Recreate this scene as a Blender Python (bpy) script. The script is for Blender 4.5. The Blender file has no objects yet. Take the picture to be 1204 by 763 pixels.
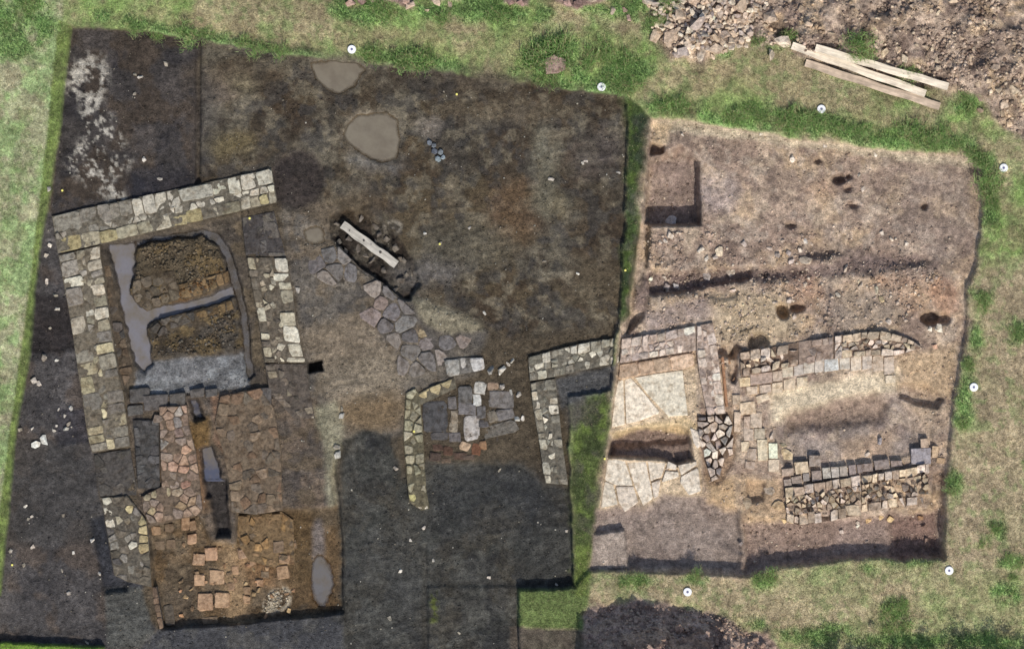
import bpy, bmesh, math, random
import numpy as np
from mathutils import Vector, geometry
random.seed(11)
SC = bpy.context.scene
COLL = SC.collection
# ------------------------------------------------------------------ camera, sky, sun, exposure
M_PX = 5.0 / 204.0            # metres per photograph pixel (the site plan's 5 m scale)
CX, CY, CAM_H = 602.0, 381.5, 120.0
def wx(px): return (px - CX) * M_PX
def wy(py): return (CY - py) * M_PX
cam = bpy.data.cameras.new('survey_camera'); cam_o = bpy.data.objects.new('survey_camera', cam)
COLL.objects.link(cam_o); SC.camera = cam_o
cam_o.location = (0, 0, CAM_H - 0.2); cam.sensor_width = 36.0
cam.lens = 36.0 * CAM_H / (1204 * M_PX); cam.clip_start = 1.0; cam.clip_end = 2000
SC.render.resolution_x = 1024; SC.render.resolution_y = 648
SUN_EL, SUN_AZ = 48.0, 18.0   # sun low over the foot of the picture, a little to its right
world = bpy.data.worlds.new('World'); SC.world = world; world.use_nodes = True
wn = world.node_tree
sky = wn.nodes.new('ShaderNodeTexSky'); sky.sky_type = 'NISHITA'; sky.sun_disc = False
sky.sun_elevation = math.radians(SUN_EL); sky.sun_rotation = math.radians(180 - SUN_AZ)
sky.dust_density = 2.0
wn.links.new(sky.outputs[0], wn.nodes['Background'].inputs[0])
wn.nodes['Background'].inputs[1].default_value = 0.12
sl = bpy.data.lights.new('sun', 'SUN'); sl.energy = 3.0; sl.angle = math.radians(0.55); sl.color = (1.0, 0.95, 0.87)
so = bpy.data.objects.new('sun', sl); COLL.objects.link(so); so.location = (6, -25, 30)
so.rotation_euler = (math.radians(90 - SUN_EL), 0, math.radians(SUN_AZ))
vs = SC.view_settings; vs.view_transform = 'Standard'; vs.look = 'None'; vs.exposure = 0.16; vs.gamma = 1.0
vs.use_curve_mapping = False

# ------------------------------------------------------------------ colours and noise
KL = np.array([.87, .875, .885])
def c(r, g, b):
    v = np.array([r, g, b], float) / 255.0
    v = np.where(v <= 0.04045, v / 12.92, ((v + 0.055) / 1.055) ** 2.4)
    return np.clip(v / KL, 0.004, 0.85)
def vnoise(x, y, scale, seed):
    rng = np.random.RandomState(seed); T = rng.rand(256, 256)
    u = np.asarray(x, float) / scale + 517.3; v = np.asarray(y, float) / scale + 233.7
    i = np.floor(u).astype(int); j = np.floor(v).astype(int); fu = u - i; fv = v - j
    fu = fu * fu * (3 - 2 * fu); fv = fv * fv * (3 - 2 * fv)
    g = lambda a, b: T[a & 255, b & 255]
    return ((g(i, j) * (1 - fu) + g(i + 1, j) * fu) * (1 - fv) + (g(i, j + 1) * (1 - fu) + g(i + 1, j + 1) * fu) * fv)
def fbm(x, y, scale, seed, octv=4, gain=0.55):
    s = 0; a = 1; t = 0
    for k in range(octv):
        s = s + a * vnoise(x, y, scale / 2 ** k, seed + 7 * k); t += a; a *= gain
    return s / t
def ramp(n, lo, hi): return np.clip((n - lo) / (hi - lo), 0, 1)

# ------------------------------------------------------------------ ground sheet: grid in photograph pixels
def axis(a, b, step, out):
    core = np.arange(a, b + 0.01, step)
    mid = np.arange(8, 170, 8.0)
    far = 170 * 1.32 ** np.arange(1, 15)
    lo = a - np.concatenate([mid, far]); hi = core[-1] + np.concatenate([mid, far])
    return np.concatenate([lo[::-1], core, hi])
GX = axis(-14, 1218, 1.6, 0); GY = axis(-14, 846, 1.6, 0)
PX, PY = np.meshgrid(GX, GY)
NY, NX = PX.shape
W1 = fbm(PX, PY, 26, 1) - .5; W2 = fbm(PX, PY, 26, 2) - .5
V1 = fbm(PX, PY, 7, 3, 3) - .5; V2 = fbm(PX, PY, 7, 4, 3) - .5
N40 = fbm(PX, PY, 60, 5, 5); N12 = fbm(PX, PY, 14, 6, 4); N4 = fbm(PX, PY, 5, 8, 2)
Z = np.zeros_like(PX); COL = np.zeros(PX.shape + (3,)); GR = np.ones_like(PX); LU = np.zeros_like(PX); RO = np.full_like(PX, 0.02); SM = np.zeros_like(PX)

def sdist(poly, X, Y):
    P = np.array(poly, float); d = np.full(X.shape, 1e9); ins = np.zeros(X.shape, bool)
    n = len(P)
    for i in range(n):
        ax, ay = P[i]; bx, by = P[(i + 1) % n]
        ex, ey = bx - ax, by - ay; L = ex * ex + ey * ey + 1e-9
        t = np.clip(((X - ax) * ex + (Y - ay) * ey) / L, 0, 1)
        d = np.minimum(d, (X - ax - t * ex) ** 2 + (Y - ay - t * ey) ** 2)
        cr = ((ay > Y) != (by > Y)) & (X < ex * (Y - ay) / (ey if ey else 1e-9) + ax)
        ins ^= cr
    d = np.sqrt(d)
    return np.where(ins, -d, d)
def inside(poly, x, y): return sdist(poly, np.array([x]), np.array([y]))[0]
def box(poly, pad):
    P = np.array(poly, float)
    x0, x1 = np.searchsorted(GX, [P[:, 0].min() - pad, P[:, 0].max() + pad])
    y0, y1 = np.searchsorted(GY, [P[:, 1].min() - pad, P[:, 1].max() + pad])
    return slice(y0, max(y1, y0 + 1)), slice(x0, max(x1, x0 + 1))
def mask(poly, f, w):
    s = box(poly, f + w * 1.5 + 3)
    q = w if w < 4 else 4
    X = PX[s] + W1[s] * w * 2 + V1[s] * q; Y = PY[s] + W2[s] * w * 2 + V2[s] * q
    d = sdist(poly, X, Y)
    m = np.clip(0.5 - d / (2 * f), 0, 1)
    return s, m * m * (3 - 2 * m)
def ell(cx, cy, rx, ry, a=0, n=14):
    a = math.radians(a); r = []
    for k in range(n):
        t = 2 * math.pi * k / n; x = rx * math.cos(t); y = ry * math.sin(t)
        r.append((cx + x * math.cos(a) - y * math.sin(a), cy + x * math.sin(a) + y * math.cos(a)))
    return r
def rect(x0, y0, x1, y1): return [(x0, y0), (x1, y0), (x1, y1), (x0, y1)]
def dig(poly, z, f=1.2, w=1.5, ground=True):          # set the level of an area
    s, m = mask(poly, f, w); Z[s] = Z[s] * (1 - m) + z * m
    if ground: GR[s] = GR[s] * (1 - np.clip(m * 1.6, 0, 1)); LU[s] *= 1 - m
def hump(poly, dz, f=10, w=6):                        # raise or lower by an amount
    s, m = mask(poly, f, w); Z[s] += dz * m
def paint(poly, col, a=1.0, f=4, w=5, spots=None):
    s, m = mask(poly, f, w); m = m * a
    if spots is not None:
        n = N12[s] * .45 + fbm(PX[s], PY[s], 5.5, 97, 3, .7) * .55
        m = m * ramp(n, spots, spots + .09)
    COL[s] = COL[s] * (1 - m[..., None]) + np.asarray(col) * m[..., None]
def rough(poly, r, f=6):
    s, m = mask(poly, f, 4); RO[s] = RO[s] * (1 - m) + r * m
def smooth(poly, r=.015):
    s, m = mask(poly, 3, 2); RO[s] = RO[s] * (1 - m) + r * m; SM[s] = np.maximum(SM[s], m)
def lush(poly, a=1.0, f=10, w=10):
    s, m = mask(poly, f, w); LU[s] = np.maximum(LU[s], m * a * GR[s])
def grass(poly, d, f=3, w=3):
    s, m = mask(poly, f, w); GR[s] = GR[s] * (1 - m) + d * m

# grass sward: dry straw brown mixed with green
straw = c(158, 150, 116); green = c(128, 150, 88); brownturf = c(140, 126, 100); bright = c(132, 162, 102)
COL[:] = straw
g = ramp(fbm(PX, PY, 55, 21, 5), .42, .60)
COL[:] = COL * (1 - g[..., None]) + green * g[..., None]
g = ramp(fbm(PX, PY, 30, 22, 4), .52, .64)[..., None] * .55
COL[:] = COL * (1 - g) + brownturf * g
lg = (PX < 90)[..., None]                                   # open lawn on the left: fresher, paler green
s, m = mask([(-400, -400), (75, -400), (75, 30), (2, 600), (0, 1000), (-400, 1000)], 3, 1)
gl = ramp(fbm(PX, PY, 22, 24, 4), .44, .58)[..., None]; mm = (m * .85)[..., None]
COL[s] = COL[s] * (1 - mm) + (c(148, 170, 118) * (1 - gl[s] * .75) + c(174, 166, 140) * gl[s] * .75) * mm
paint([(1105, 330), (1400, 250), (1400, 700), (1110, 665), (1112, 560)], c(166, 150, 124), .75, 12, 16)
paint([(690, 672), (1108, 660), (1300, 640), (1300, 740), (950, 740), (690, 740)], c(180, 164, 134), .6, 10, 12)
paint(rect(1090, 680, 1300, 800), green, .35, 18, 20)
for e in [ell(250, 40, 130, 16, 8), ell(560, 50, 90, 12), ell(850, 95, 120, 22), ell(1000, 130, 120, 14, 12), ell(700, 60, 40, 16), ell(430, 45, 60, 10)]:
    paint(e, c(164, 150, 116), .4, 12, 14)
q_ = np.clip(1 + (fbm(PX, PY, 13, 25, 4, .7) - .5) * .9, .5, 1.6)[..., None]; COL[:] = COL * q_
q_ = ramp(fbm(PX, PY, 10, 26, 4, .65), .53, .62)[..., None] * .5; COL[:] = COL * (1 - q_) + c(118, 138, 86) * q_
q_ = ramp(fbm(PX, PY, 16, 27, 4, .65), .55, .64)[..., None] * .55; COL[:] = COL * (1 - q_ * .5) + c(146, 128, 104) * q_ * .5
# spoil at the top right and rubble beneath the stone pile
LEFT = [(83, 33), (150, 36), (235, 46), (300, 60), (380, 70), (470, 80), (560, 92), (640, 103), (736, 112), (738, 180), (732, 300), (727, 385),
        (722, 400), (719, 460), (668, 466), (671, 560), (673, 640), (675, 690), (610, 692), (609, 800), (125, 800), (122, 760), (-20, 754), (0, 690), (6, 640), (20, 500), (35, 420), (46, 300), (55, 250), (72, 140)]
RIGHT = [(766, 139), (800, 141), (850, 149), (900, 158), (960, 167), (1040, 176), (1100, 180), (1140, 187), (1152, 200), (1155, 250), (1148, 310), (1137, 340), (1134, 400), (1120, 480), (1113, 560),
         (1108, 656), (1000, 656), (930, 664), (880, 676), (740, 671), (694, 668), (710, 560), (722, 465), (729, 385), (741, 370), (752, 280)]
# level and soil of the left trench: wet earth, darkened further for overcast light
dig(LEFT, -0.30, 1.4, 3)
umber = c(78, 69, 56)
paint(LEFT, umber, 1, 1.5, 3)
def mottle(poly, cols, scale, seed, a=.8, f=10, w=8, lo=.5, hi=.62):
    s, m = mask(poly, f, w)
    for k, cc in enumerate(cols):
        n = ramp(fbm(PX[s], PY[s], scale, seed + 31 * k, 4), lo, hi) * m * a
        COL[s] = COL[s] * (1 - n[..., None]) + np.asarray(cc) * n[..., None]
UP = [(232, 46), (736, 112), (732, 380), (600, 396), (480, 340), (390, 250), (330, 200), (232, 220)]
mottle(UP, [c(94, 84, 68), c(64, 60, 54), c(82, 71, 54), c(98, 92, 80), c(66, 55, 43)], 55, 40)
mottle(UP, [c(112, 104, 88), c(56, 48, 40), c(60, 58, 56)], 14, 60, .6, lo=.54)
TL = [(84, 34), (232, 46), (230, 225), (61, 254), (60, 240)]
dig(TL, -0.30, 1.2, 1)
paint(TL, c(62, 58, 56), 1, 2, 2); mottle(TL, [c(46, 44, 46), c(78, 72, 68), c(70, 60, 50)], 30, 80, .7)
for e in [ell(104, 96, 30, 22, 80), ell(110, 125, 14, 14), ell(114, 148, 24, 14), ell(120, 182, 32, 34), ell(122, 222, 24, 11, 20), ell(95, 190, 12, 20), ell(140, 230, 10, 5)]:
    paint(e, c(172, 166, 154), .85, 9, 8, spots=.495)
paint(rect(152, 200, 228, 235), c(44, 44, 50), .7, 12, 8)
dig([(229, 46), (236, 46), (235, 215), (229, 220)], -0.46, 1.5, .8)
# beside the long wall, far left
LS = [(56, 250), (66, 256), (95, 450), (118, 590), (140, 690), (185, 740), (120, 764), (-20, 760), (0, 690), (20, 500), (45, 300)]
paint(LS, c(72, 69, 68), 1, 3, 3); mottle(LS, [c(56, 54, 55), c(90, 86, 84), c(80, 70, 62)], 34, 100, .7)
dig([(45, 362), (82, 360), (90, 410), (40, 418)], -0.36, 7, 4); paint([(40, 345), (80, 350), (88, 412), (36, 416)], c(42, 38, 38), .85, 4, 4)
dig([(65, 495), (102, 488), (105, 518), (66, 524)], -0.38, 4, 1.5); paint([(65, 480), (100, 480), (104, 520), (66, 524)], c(58, 56, 60), .8, 3, 2)
paint([(20, 515), (105, 525), (120, 600), (110, 640), (8, 640)], c(62, 60, 58), .7, 8, 6)
dig([(107, 610), (119, 606), (134, 672), (150, 684), (150, 694), (122, 696)], -0.48, 4, 1.5); paint([(106, 610), (120, 606), (134, 676), (170, 686), (168, 692), (122, 696)], c(52, 54, 60), .9, 3, 2)
paint([(122, 692), (166, 690), (178, 735), (190, 763), (125, 763)], c(80, 80, 76), .9, 3, 2)
# middle clay floor between the two buildings
MID = [(338, 215), (400, 250), (480, 340), (570, 392), (560, 440), (480, 460), (470, 510), (400, 520), (390, 480), (365, 470), (345, 340), (330, 250)]
paint(MID, c(96, 90, 82), 1, 6, 6); mottle(MID, [c(118, 109, 96), c(78, 74, 70), c(104, 92, 76)], 26, 120, .8)
paint([(350, 385), (430, 372), (470, 430), (470, 500), (400, 512), (372, 440)], c(120, 108, 92), .85, 12, 8)
paint(ell(435, 482, 40, 26), c(112, 94, 70), .8, 14, 10)
paint([(372, 425), (480, 415), (520, 432), (470, 460), (380, 470)], c(128, 118, 102), .6, 14, 8)
paint(ell(350, 212, 34, 36), c(52, 46, 44), .9, 6, 4); hump(ell(350, 212, 32, 34), -.07, 5, 4)
hump([(480, 350), (500, 355), (530, 368), (562, 378), (566, 392), (520, 388), (495, 378)], .10, 7, 5)
paint([(480, 346), (500, 352), (540, 370), (562, 378), (566, 390), (520, 388), (495, 378)], c(140, 132, 110), .75, 5, 6)
PIT = [(388, 254), (408, 246), (434, 252), (462, 272), (486, 302), (494, 332), (480, 352), (460, 344), (438, 324), (410, 308), (390, 280)]
dig(PIT, -0.55, 3, 3); paint(PIT, c(42, 36, 31), .97, 3, 4); mottle(PIT, [c(36, 32, 28), c(88, 82, 72)], 9, 140, .7, f=3, w=3); rough(PIT, .2, 3)
paint(ell(463, 266, 12, 8), c(140, 132, 118), .85, 3, 4, spots=.36)
paint(ell(505, 150, 16, 12), c(118, 110, 100), .7, 7, 5)
for e, cc in [(ell(600, 250, 30, 40), c(98, 78, 58)), (ell(420, 240, 40, 16), c(82, 68, 50)), (ell(640, 200, 14, 60), c(116, 112, 96)), (ell(660, 240, 16, 14), c(128, 120, 98)), (ell(700, 180, 30, 26), c(76, 68, 64)),
              (ell(255, 105, 16, 14), c(128, 116, 104)), (ell(275, 90, 60, 20), c(82, 71, 57)), (ell(285, 100, 16, 10), c(126, 116, 92)), (ell(270, 170, 30, 14), c(108, 96, 66)), (ell(520, 90, 80, 14), c(66, 60, 54)), (ell(600, 130, 80, 12), c(98, 88, 72)), (ell(440, 190, 34, 8), c(116, 114, 110)),
              (ell(700, 330, 30, 30), c(92, 82, 66)), (ell(550, 290, 60, 30), c(92, 86, 72)), (ell(500, 320, 40, 14), c(104, 100, 96)), (ell(240, 140, 12, 60), c(62, 60, 60))]:
    paint(e, cc, .6, 14, 12)
PUD = {'big': [(411, 146), (420, 135), (455, 132), (466, 140), (469, 165), (466, 186), (450, 190), (430, 183), (415, 173), (405, 158)],
       'top': [(366, 74), (395, 70), (420, 73), (429, 82), (415, 101), (400, 109), (384, 105), (372, 92)],
       'small': [(358, 271), (371, 266), (380, 271), (381, 283), (370, 287), (359, 283)]}
for k in PUD: dig(PUD[k], -.44, 6, 2.5); paint(PUD[k], c(116, 107, 94), .9, 9, 3)
dig([(362, 427), (378, 424), (379, 435), (363, 438)], -.85, 1.5, .6); paint([(360, 425), (380, 422), (381, 437), (361, 440)], c(62, 56, 50), .9, 2, 1)
# interior of the heated room: levels, duct channels (water laid later)
ROOM = [(118, 287), (283, 252), (290, 300), (312, 420), (316, 462), (152, 470), (140, 440), (126, 355)]
dig(ROOM, -0.42, 1.5, 1); paint(ROOM, c(84, 76, 66), 1, 3, 2); mottle(ROOM, [c(66, 60, 54), c(100, 88, 70)], 18, 160, .7)
DUCTS = [[(127, 288), (158, 284), (160, 302), (154, 328), (156, 345), (165, 362), (172, 380), (177, 425), (167, 436), (156, 428), (150, 388), (144, 368), (136, 330), (129, 304)],
         [(160, 362), (200, 356), (240, 349), (272, 336), (275, 349), (240, 361), (200, 370), (172, 380)],
         [(158, 283), (200, 275), (238, 268), (255, 274), (270, 288), (276, 309), (283, 334), (290, 373), (295, 418), (300, 440), (290, 446), (284, 418), (281, 373), (272, 336), (265, 304), (256, 288), (238, 276), (200, 283), (160, 291)]]
for i_, d in enumerate(DUCTS): dig(d, -0.64, 4.0 if i_ == 0 else 2.4, 5.0 if i_ == 0 else 3.2); paint(d, c(70, 66, 64), 1, 2.5, 1.5)
IS1 = [(161, 292), (176, 284), (200, 284), (238, 277), (255, 289), (263, 305), (269, 329), (240, 346), (200, 354), (172, 364), (160, 354), (153, 340), (158, 325)]
IS2 = [(172, 386), (190, 374), (240, 363), (272, 351), (279, 372), (283, 412), (240, 418), (190, 421), (178, 412)]
for d, cc in ((IS1, c(88, 78, 62)), (IS2, c(76, 70, 62))):
    dig(d, -0.40, 2.0, 2.4); rough(d, .09, 3); paint(d, cc, 1, 2.5, 2); mottle(d, [c(66, 56, 42), c(106, 90, 62)], 16, 180, .7, f=3)
paint([(190, 350), (262, 318), (270, 330), (215, 352)], c(112, 80, 44), .7, 6, 4)
FL = [(172, 424), (240, 420), (286, 418), (292, 452), (240, 462), (160, 466), (158, 440)]
paint(FL, c(112, 112, 112), .95, 3, 3); mottle(FL, [c(132, 134, 134), c(88, 88, 88)], 14, 200, .7, f=3)
paint([(118, 330), (138, 330), (150, 390), (158, 452), (142, 456), (130, 400)], c(86, 76, 64), .8, 3, 3)
# furnace and stoke hole area
FUR = [(150, 468), (318, 458), (370, 470), (392, 560), (405, 610), (300, 640), (172, 640), (160, 574), (152, 525)]
dig(FUR, -0.36, 1.5, 1); paint(FUR, c(86, 78, 70), 1, 3, 3); mottle(FUR, [c(70, 64, 60), c(108, 94, 80), c(94, 82, 66)], 18, 220, .7)
paint([(252, 468), (305, 460), (312, 520), (270, 535), (252, 520)], c(126, 98, 78), .8, 6, 6); mottle([(252, 468), (305, 460), (312, 520), (270, 535), (252, 520)], [c(150, 120, 96), c(98, 84, 72)], 8, 240, .6, f=4)
paint([(156, 495), (186, 495), (188, 574), (160, 574)], c(74, 72, 70), .9, 4, 3)
paint([(200, 500), (240, 520), (246, 600), (190, 610), (190, 530)], c(120, 92, 66), .7, 8, 5)
paint([(222, 495), (245, 490), (246, 525), (226, 528)], c(104, 82, 50), .9, 4, 3)
for d in ([(236, 527), (250, 524), (258, 545), (260, 566), (238, 566)], [(239, 564), (266, 564), (268, 586), (242, 586)], [(247, 584), (266, 584), (270, 630), (254, 632)], [(221, 470), (232, 468), (240, 492), (228, 494)]):
    dig(d, -0.70, 3.2, 3.0); paint(d, c(58, 54, 52), 1, 3, 2)
paint([(370, 480), (395, 470), (404, 500), (392, 560), (398, 610), (386, 600), (378, 520)], c(138, 134, 112), .7, 5, 4)
dig([(388, 560), (393, 545), (402, 610), (405, 700), (408, 763), (400, 763), (398, 640)], -0.52, 2.5, 1.5)
# sunken room with brick stacks
HYP = [(174, 620), (232, 604), (248, 640), (276, 640), (280, 600), (330, 600), (398, 596), (404, 640), (402, 722), (300, 732), (205, 742), (187, 738), (180, 680)]
dig(HYP, -0.66, 1.5, .8); paint(HYP, c(94, 82, 66), 1, 3, 2); mottle(HYP, [c(74, 64, 52), c(116, 98, 76), c(90, 72, 50)], 24, 260, .75)
paint([(250, 640), (288, 640), (300, 660), (290, 700), (280, 730), (262, 728), (262, 660)], c(148, 124, 94), .8, 9, 8)
paint([(300, 612), (322, 615), (318, 655), (304, 655)], c(146, 116, 80), .7, 7, 6)
paint([(280, 660), (325, 655), (322, 690), (290, 690)], c(126, 98, 70), .7, 8, 5)
paint([(340, 605), (370, 600), (368, 690), (345, 690)], c(90, 73, 50), .8, 8, 6); paint([(390, 620), (402, 620), (400, 716), (360, 720)], c(96, 76, 52), .7, 6, 4)
paint(ell(324, 708, 19, 14, -35), c(176, 166, 146), .85, 3, 6, spots=.47)
paint([(180, 700), (230, 690), (235, 735), (190, 738)], c(80, 72, 62), .7, 8, 6)
dig(ell(378, 684, 14, 30, -4), -0.80, 6, 5); paint(ell(374, 640, 8, 30), c(112, 106, 104), .7, 4, 3)
BOT = [(186, 740), (300, 733), (404, 722), (408, 800), (125, 800)]
dig(BOT, -0.36, 1.5, 1.2); paint(BOT, c(70, 70, 72), 1, 2.5, 2); mottle(BOT, [c(58, 58, 60), c(82, 80, 76)], 22, 280, .7)
# dark lower middle
DK = [(402, 516), (430, 502), (455, 512), (472, 560), (500, 548), (505, 545), (610, 546), (640, 570), (668, 572), (675, 690), (610, 692), (609, 800), (405, 800), (404, 700)]
dig(DK, -0.40, 2, 2); paint(DK, c(60, 60, 56), 1, 5, 4); mottle(DK, [c(50, 50, 50), c(74, 73, 68), c(68, 64, 56)], 30, 300, .8)
mottle(DK, [c(84, 83, 78), c(44, 43, 42)], 9, 320, .5)
paint(rect(505, 555, 665, 625), c(50, 51, 52), .5, 20, 14)
dig([(500, 690), (610, 690), (610, 800), (503, 800)], -0.33, 1.5, 1); dig([(496, 640), (502, 640), (504, 800), (497, 800)], -0.48, 2, 1)
paint(rect(606, 620, 672, 690), c(54, 54, 52), .6, 8, 8)
paint(ell(462, 690, 60, 80), c(72, 72, 69), .4, 20, 10)
grass([(506, 700), (513, 697), (512, 728), (507, 730)], .6); paint([(505, 698), (514, 696), (513, 730), (506, 732)], c(84, 92, 40), .8, 4, 4, spots=.42)
# baulk turf between the trenches
BA = [(737, 113), (766, 139), (752, 280), (741, 372), (728, 384), (733, 300), (739, 180)]
paint(BA, c(62, 76, 42), 1, 2, 2); mottle(BA, [c(50, 58, 46), c(82, 100, 46), c(76, 78, 66)], 20, 340, .8); grass(BA, .8); hump(BA, -.02, 3, 1)
BB = [(672, 468), (719, 460), (712, 540), (694, 668), (690, 690), (676, 690), (674, 600)]
dig([(668, 466), (720, 460), (712, 540), (694, 668), (676, 690)], -.16, 3, 2); paint(BB, c(84, 96, 54), 1, 4, 3); mottle(BB, [c(100, 116, 58), c(74, 72, 62), c(64, 74, 44)], 18, 360, .8)
grass(BB, .8); paint(ell(676, 475, 12, 30, 10), c(84, 80, 74), .85, 6, 6); paint([(652, 446), (727, 428), (722, 460), (690, 466), (660, 480)], c(82, 82, 82), .95, 4, 3)
grass([(652, 446), (727, 428), (722, 462), (690, 470), (660, 490)], .05)
paint([(610, 692), (694, 692), (688, 739), (609, 737)], c(98, 114, 66), .95, 2.5, 2); paint([(678, 640), (697, 640), (690, 700), (676, 700)], c(104, 118, 62), .8, 4, 3)
grass([(600, 738), (692, 740), (690, 830), (600, 830)], .0, 2, 2); paint([(600, 738), (690, 740), (690, 830), (600, 830)], c(84, 76, 68), .95, 2, 2)
strip = [(70, 24), (84, 32), (72, 140), (55, 250), (45, 300), (35, 420), (20, 500), (6, 640), (0, 700), (-8, 700), (0, 600), (30, 385), (52, 200)]
paint(strip, c(104, 120, 66), .95, 2, 1.5); mottle(strip, [c(128, 144, 80), c(90, 98, 60)], 16, 380, .7, f=2, w=1); paint([(0, 755), (122, 760), (122, 790), (-10, 790)], c(110, 140, 52), .9, 2, 2)
# right trench
SOIL = c(180, 160, 138)
dig(RIGHT, -0.26, 2.2, 2.0); paint(RIGHT, SOIL, 1, 2, 2)
mottle(RIGHT, [c(190, 170, 148), c(152, 132, 116), c(182, 158, 130), c(144, 124, 110)], 34, 400, .85); mottle(RIGHT, [c(178, 162, 146), c(108, 92, 84)], 11, 420, .5, lo=.55)
paint([(768, 140), (800, 142), (850, 150), (960, 168), (1140, 188), (1150, 200), (1040, 186), (900, 167), (770, 150)], c(186, 172, 148), .8, 3, 4)
rough(RIGHT, .08); rough(HYP, .08); rough(FUR, .06); rough(DK, .05); rough(UP, .045); rough(LS, .04); rough(MID, .05); rough(PIT, .26, 3)
paint([(1050, 190), (1150, 200), (1150, 300), (1060, 320), (1040, 250)], c(128, 114, 104), .5, 20, 16)
paint(ell(965, 225, 20, 12), c(176, 146, 122), .4, 8, 8); paint(ell(845, 225, 26, 26), c(168, 154, 148), .5, 12, 8)
dig([(763, 190), (800, 172), (822, 190), (823, 264), (768, 264), (758, 262)], -1.0, 3, 2); hump([(764, 160), (820, 160), (820, 205), (764, 210)], .25, 16, 3)
paint([(766, 190), (820, 190), (822, 264), (762, 262)], c(132, 116, 108), .8, 5, 3)
dig([(766, 168), (782, 170), (781, 180), (765, 181)], -.5, 2, 2)
paint([(768, 142), (788, 145), (786, 166), (768, 170)], c(206, 180, 144), .7, 5, 4)
dig([(752, 262), (764, 264), (757, 372), (737, 392), (741, 330)], -.60, 3, 1.5)
# pipe gully
GUL = [(762, 322), (800, 322), (850, 318), (930, 314), (990, 306), (1075, 298), (1090, 306), (1030, 318), (960, 326), (880, 333), (820, 342), (764, 345), (760, 366), (745, 370), (752, 330)]
dig(GUL, -.38, 7, 8); dig([(758, 320), (800, 319), (850, 317), (884, 316), (884, 330), (820, 340), (764, 345)], -.68, 3, 5); dig([(890, 318), (936, 313), (950, 318), (892, 328)], -.5, 5, 5); paint(GUL, c(120, 104, 98), .8, 4, 4); rough(GUL, .08)
dig([(940, 326), (975, 322), (975, 400), (962, 428), (948, 428), (950, 390)], -.36, 5, 3)
dig([(955, 282), (970, 284), (990, 298), (972, 302), (950, 300)], -.50, 5, 4); paint(ell(985, 298, 50, 10, 4), c(110, 96, 90), .6, 6, 5)
hump([(1000, 306), (1060, 306), (1090, 318), (1010, 330)], .08, 6, 5)
for e, dz in [(ell(921, 365, 7, 10, -20), .55), (ell(938, 362, 8, 5), .4), (ell(1093, 374, 11, 8), .55), (ell(1110, 374, 7, 7), .35), (ell(892, 402, 13, 11), .3), (ell(857, 412, 13, 9), .4), (ell(987, 211, 7, 5), .35), (ell(998, 207, 3, 3), .3), (ell(1086, 242, 4, 4), .25), (ell(996, 222, 5, 4), .2), (ell(850, 345, 20, 8), .12), (ell(862, 430, 5, 20), .3), (ell(1003, 240, 6, 3), .2), (ell(962, 188, 4, 3), .2), (ell(930, 265, 6, 3), .2)]:
    hump(e, -dz, 3, 2)
rough([(760, 275), (960, 262), (1130, 290), (1130, 400), (1000, 390), (760, 400)], .085, 14)
paint([(1030, 318), (1110, 330), (1130, 345), (1128, 370), (1060, 368), (1020, 345)], c(172, 140, 114), .4, 10, 10); paint(ell(1112, 346, 18, 22), c(150, 112, 90), .5, 6, 6)
paint([(970, 345), (1050, 340), (1060, 385), (985, 392)], c(138, 126, 114), .6, 10, 8); paint(ell(945, 345, 22, 26), c(160, 128, 108), .5, 8, 8)
paint([(835, 350), (930, 345), (940, 390), (900, 410), (845, 400)], c(178, 160, 132), .75, 10, 8)
paint([(760, 365), (830, 350), (835, 372), (760, 395)], c(160, 144, 136), .7, 6, 6)
paint(ell(1060, 312, 60, 10), c(104, 90, 84), .5, 10, 8)
# bath room floors on the right
dig([(728, 427), (818, 412), (822, 488), (826, 578), (812, 605), (704, 612)], -.30, 2, 1); paint([(728, 427), (818, 412), (822, 488), (826, 578), (812, 600), (705, 606)], c(196, 176, 148), .9, 3, 3)
dig([(700, 600), (756, 602), (780, 582), (800, 580), (838, 590), (868, 600), (873, 660), (866, 670), (740, 668), (697, 668)], -.5, 5, 2); dig([(826, 592), (868, 600), (872, 650), (850, 640)], -.62, 5, 3); paint([(700, 600), (756, 600), (780, 580), (838, 585), (870, 600), (873, 668), (697, 668)], c(138, 124, 114), .95, 4, 3)
mottle([(700, 600), (838, 585), (870, 600), (873, 668), (697, 668)], [c(150, 136, 126), c(124, 110, 102)], 24, 440, .6, f=4)
dig([(698, 628), (734, 623), (740, 669), (694, 669)], -.22, 1.2, .5); paint([(698, 628), (734, 623), (740, 669), (694, 669)], c(154, 140, 128), .95, 2, 1)
paint([(828, 560), (866, 560), (866, 600), (835, 592)], c(186, 158, 122), .8, 6, 6)
HOLE = [(716, 537), (717, 521), (726, 510), (745, 505), (798, 501), (808, 506), (812, 520), (815, 541), (797, 546), (780, 540), (735, 537)]
dig(HOLE, -.85, 3, 1.2); paint(HOLE, c(120, 102, 94), .9, 3, 2); hump([(720, 526), (812, 520), (814, 545), (718, 538)], .22, 5, 2)
paint([(716, 508), (760, 497), (805, 490), (820, 500), (812, 512), (760, 504), (722, 516)], c(200, 176, 136), .8, 3, 3)
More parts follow.
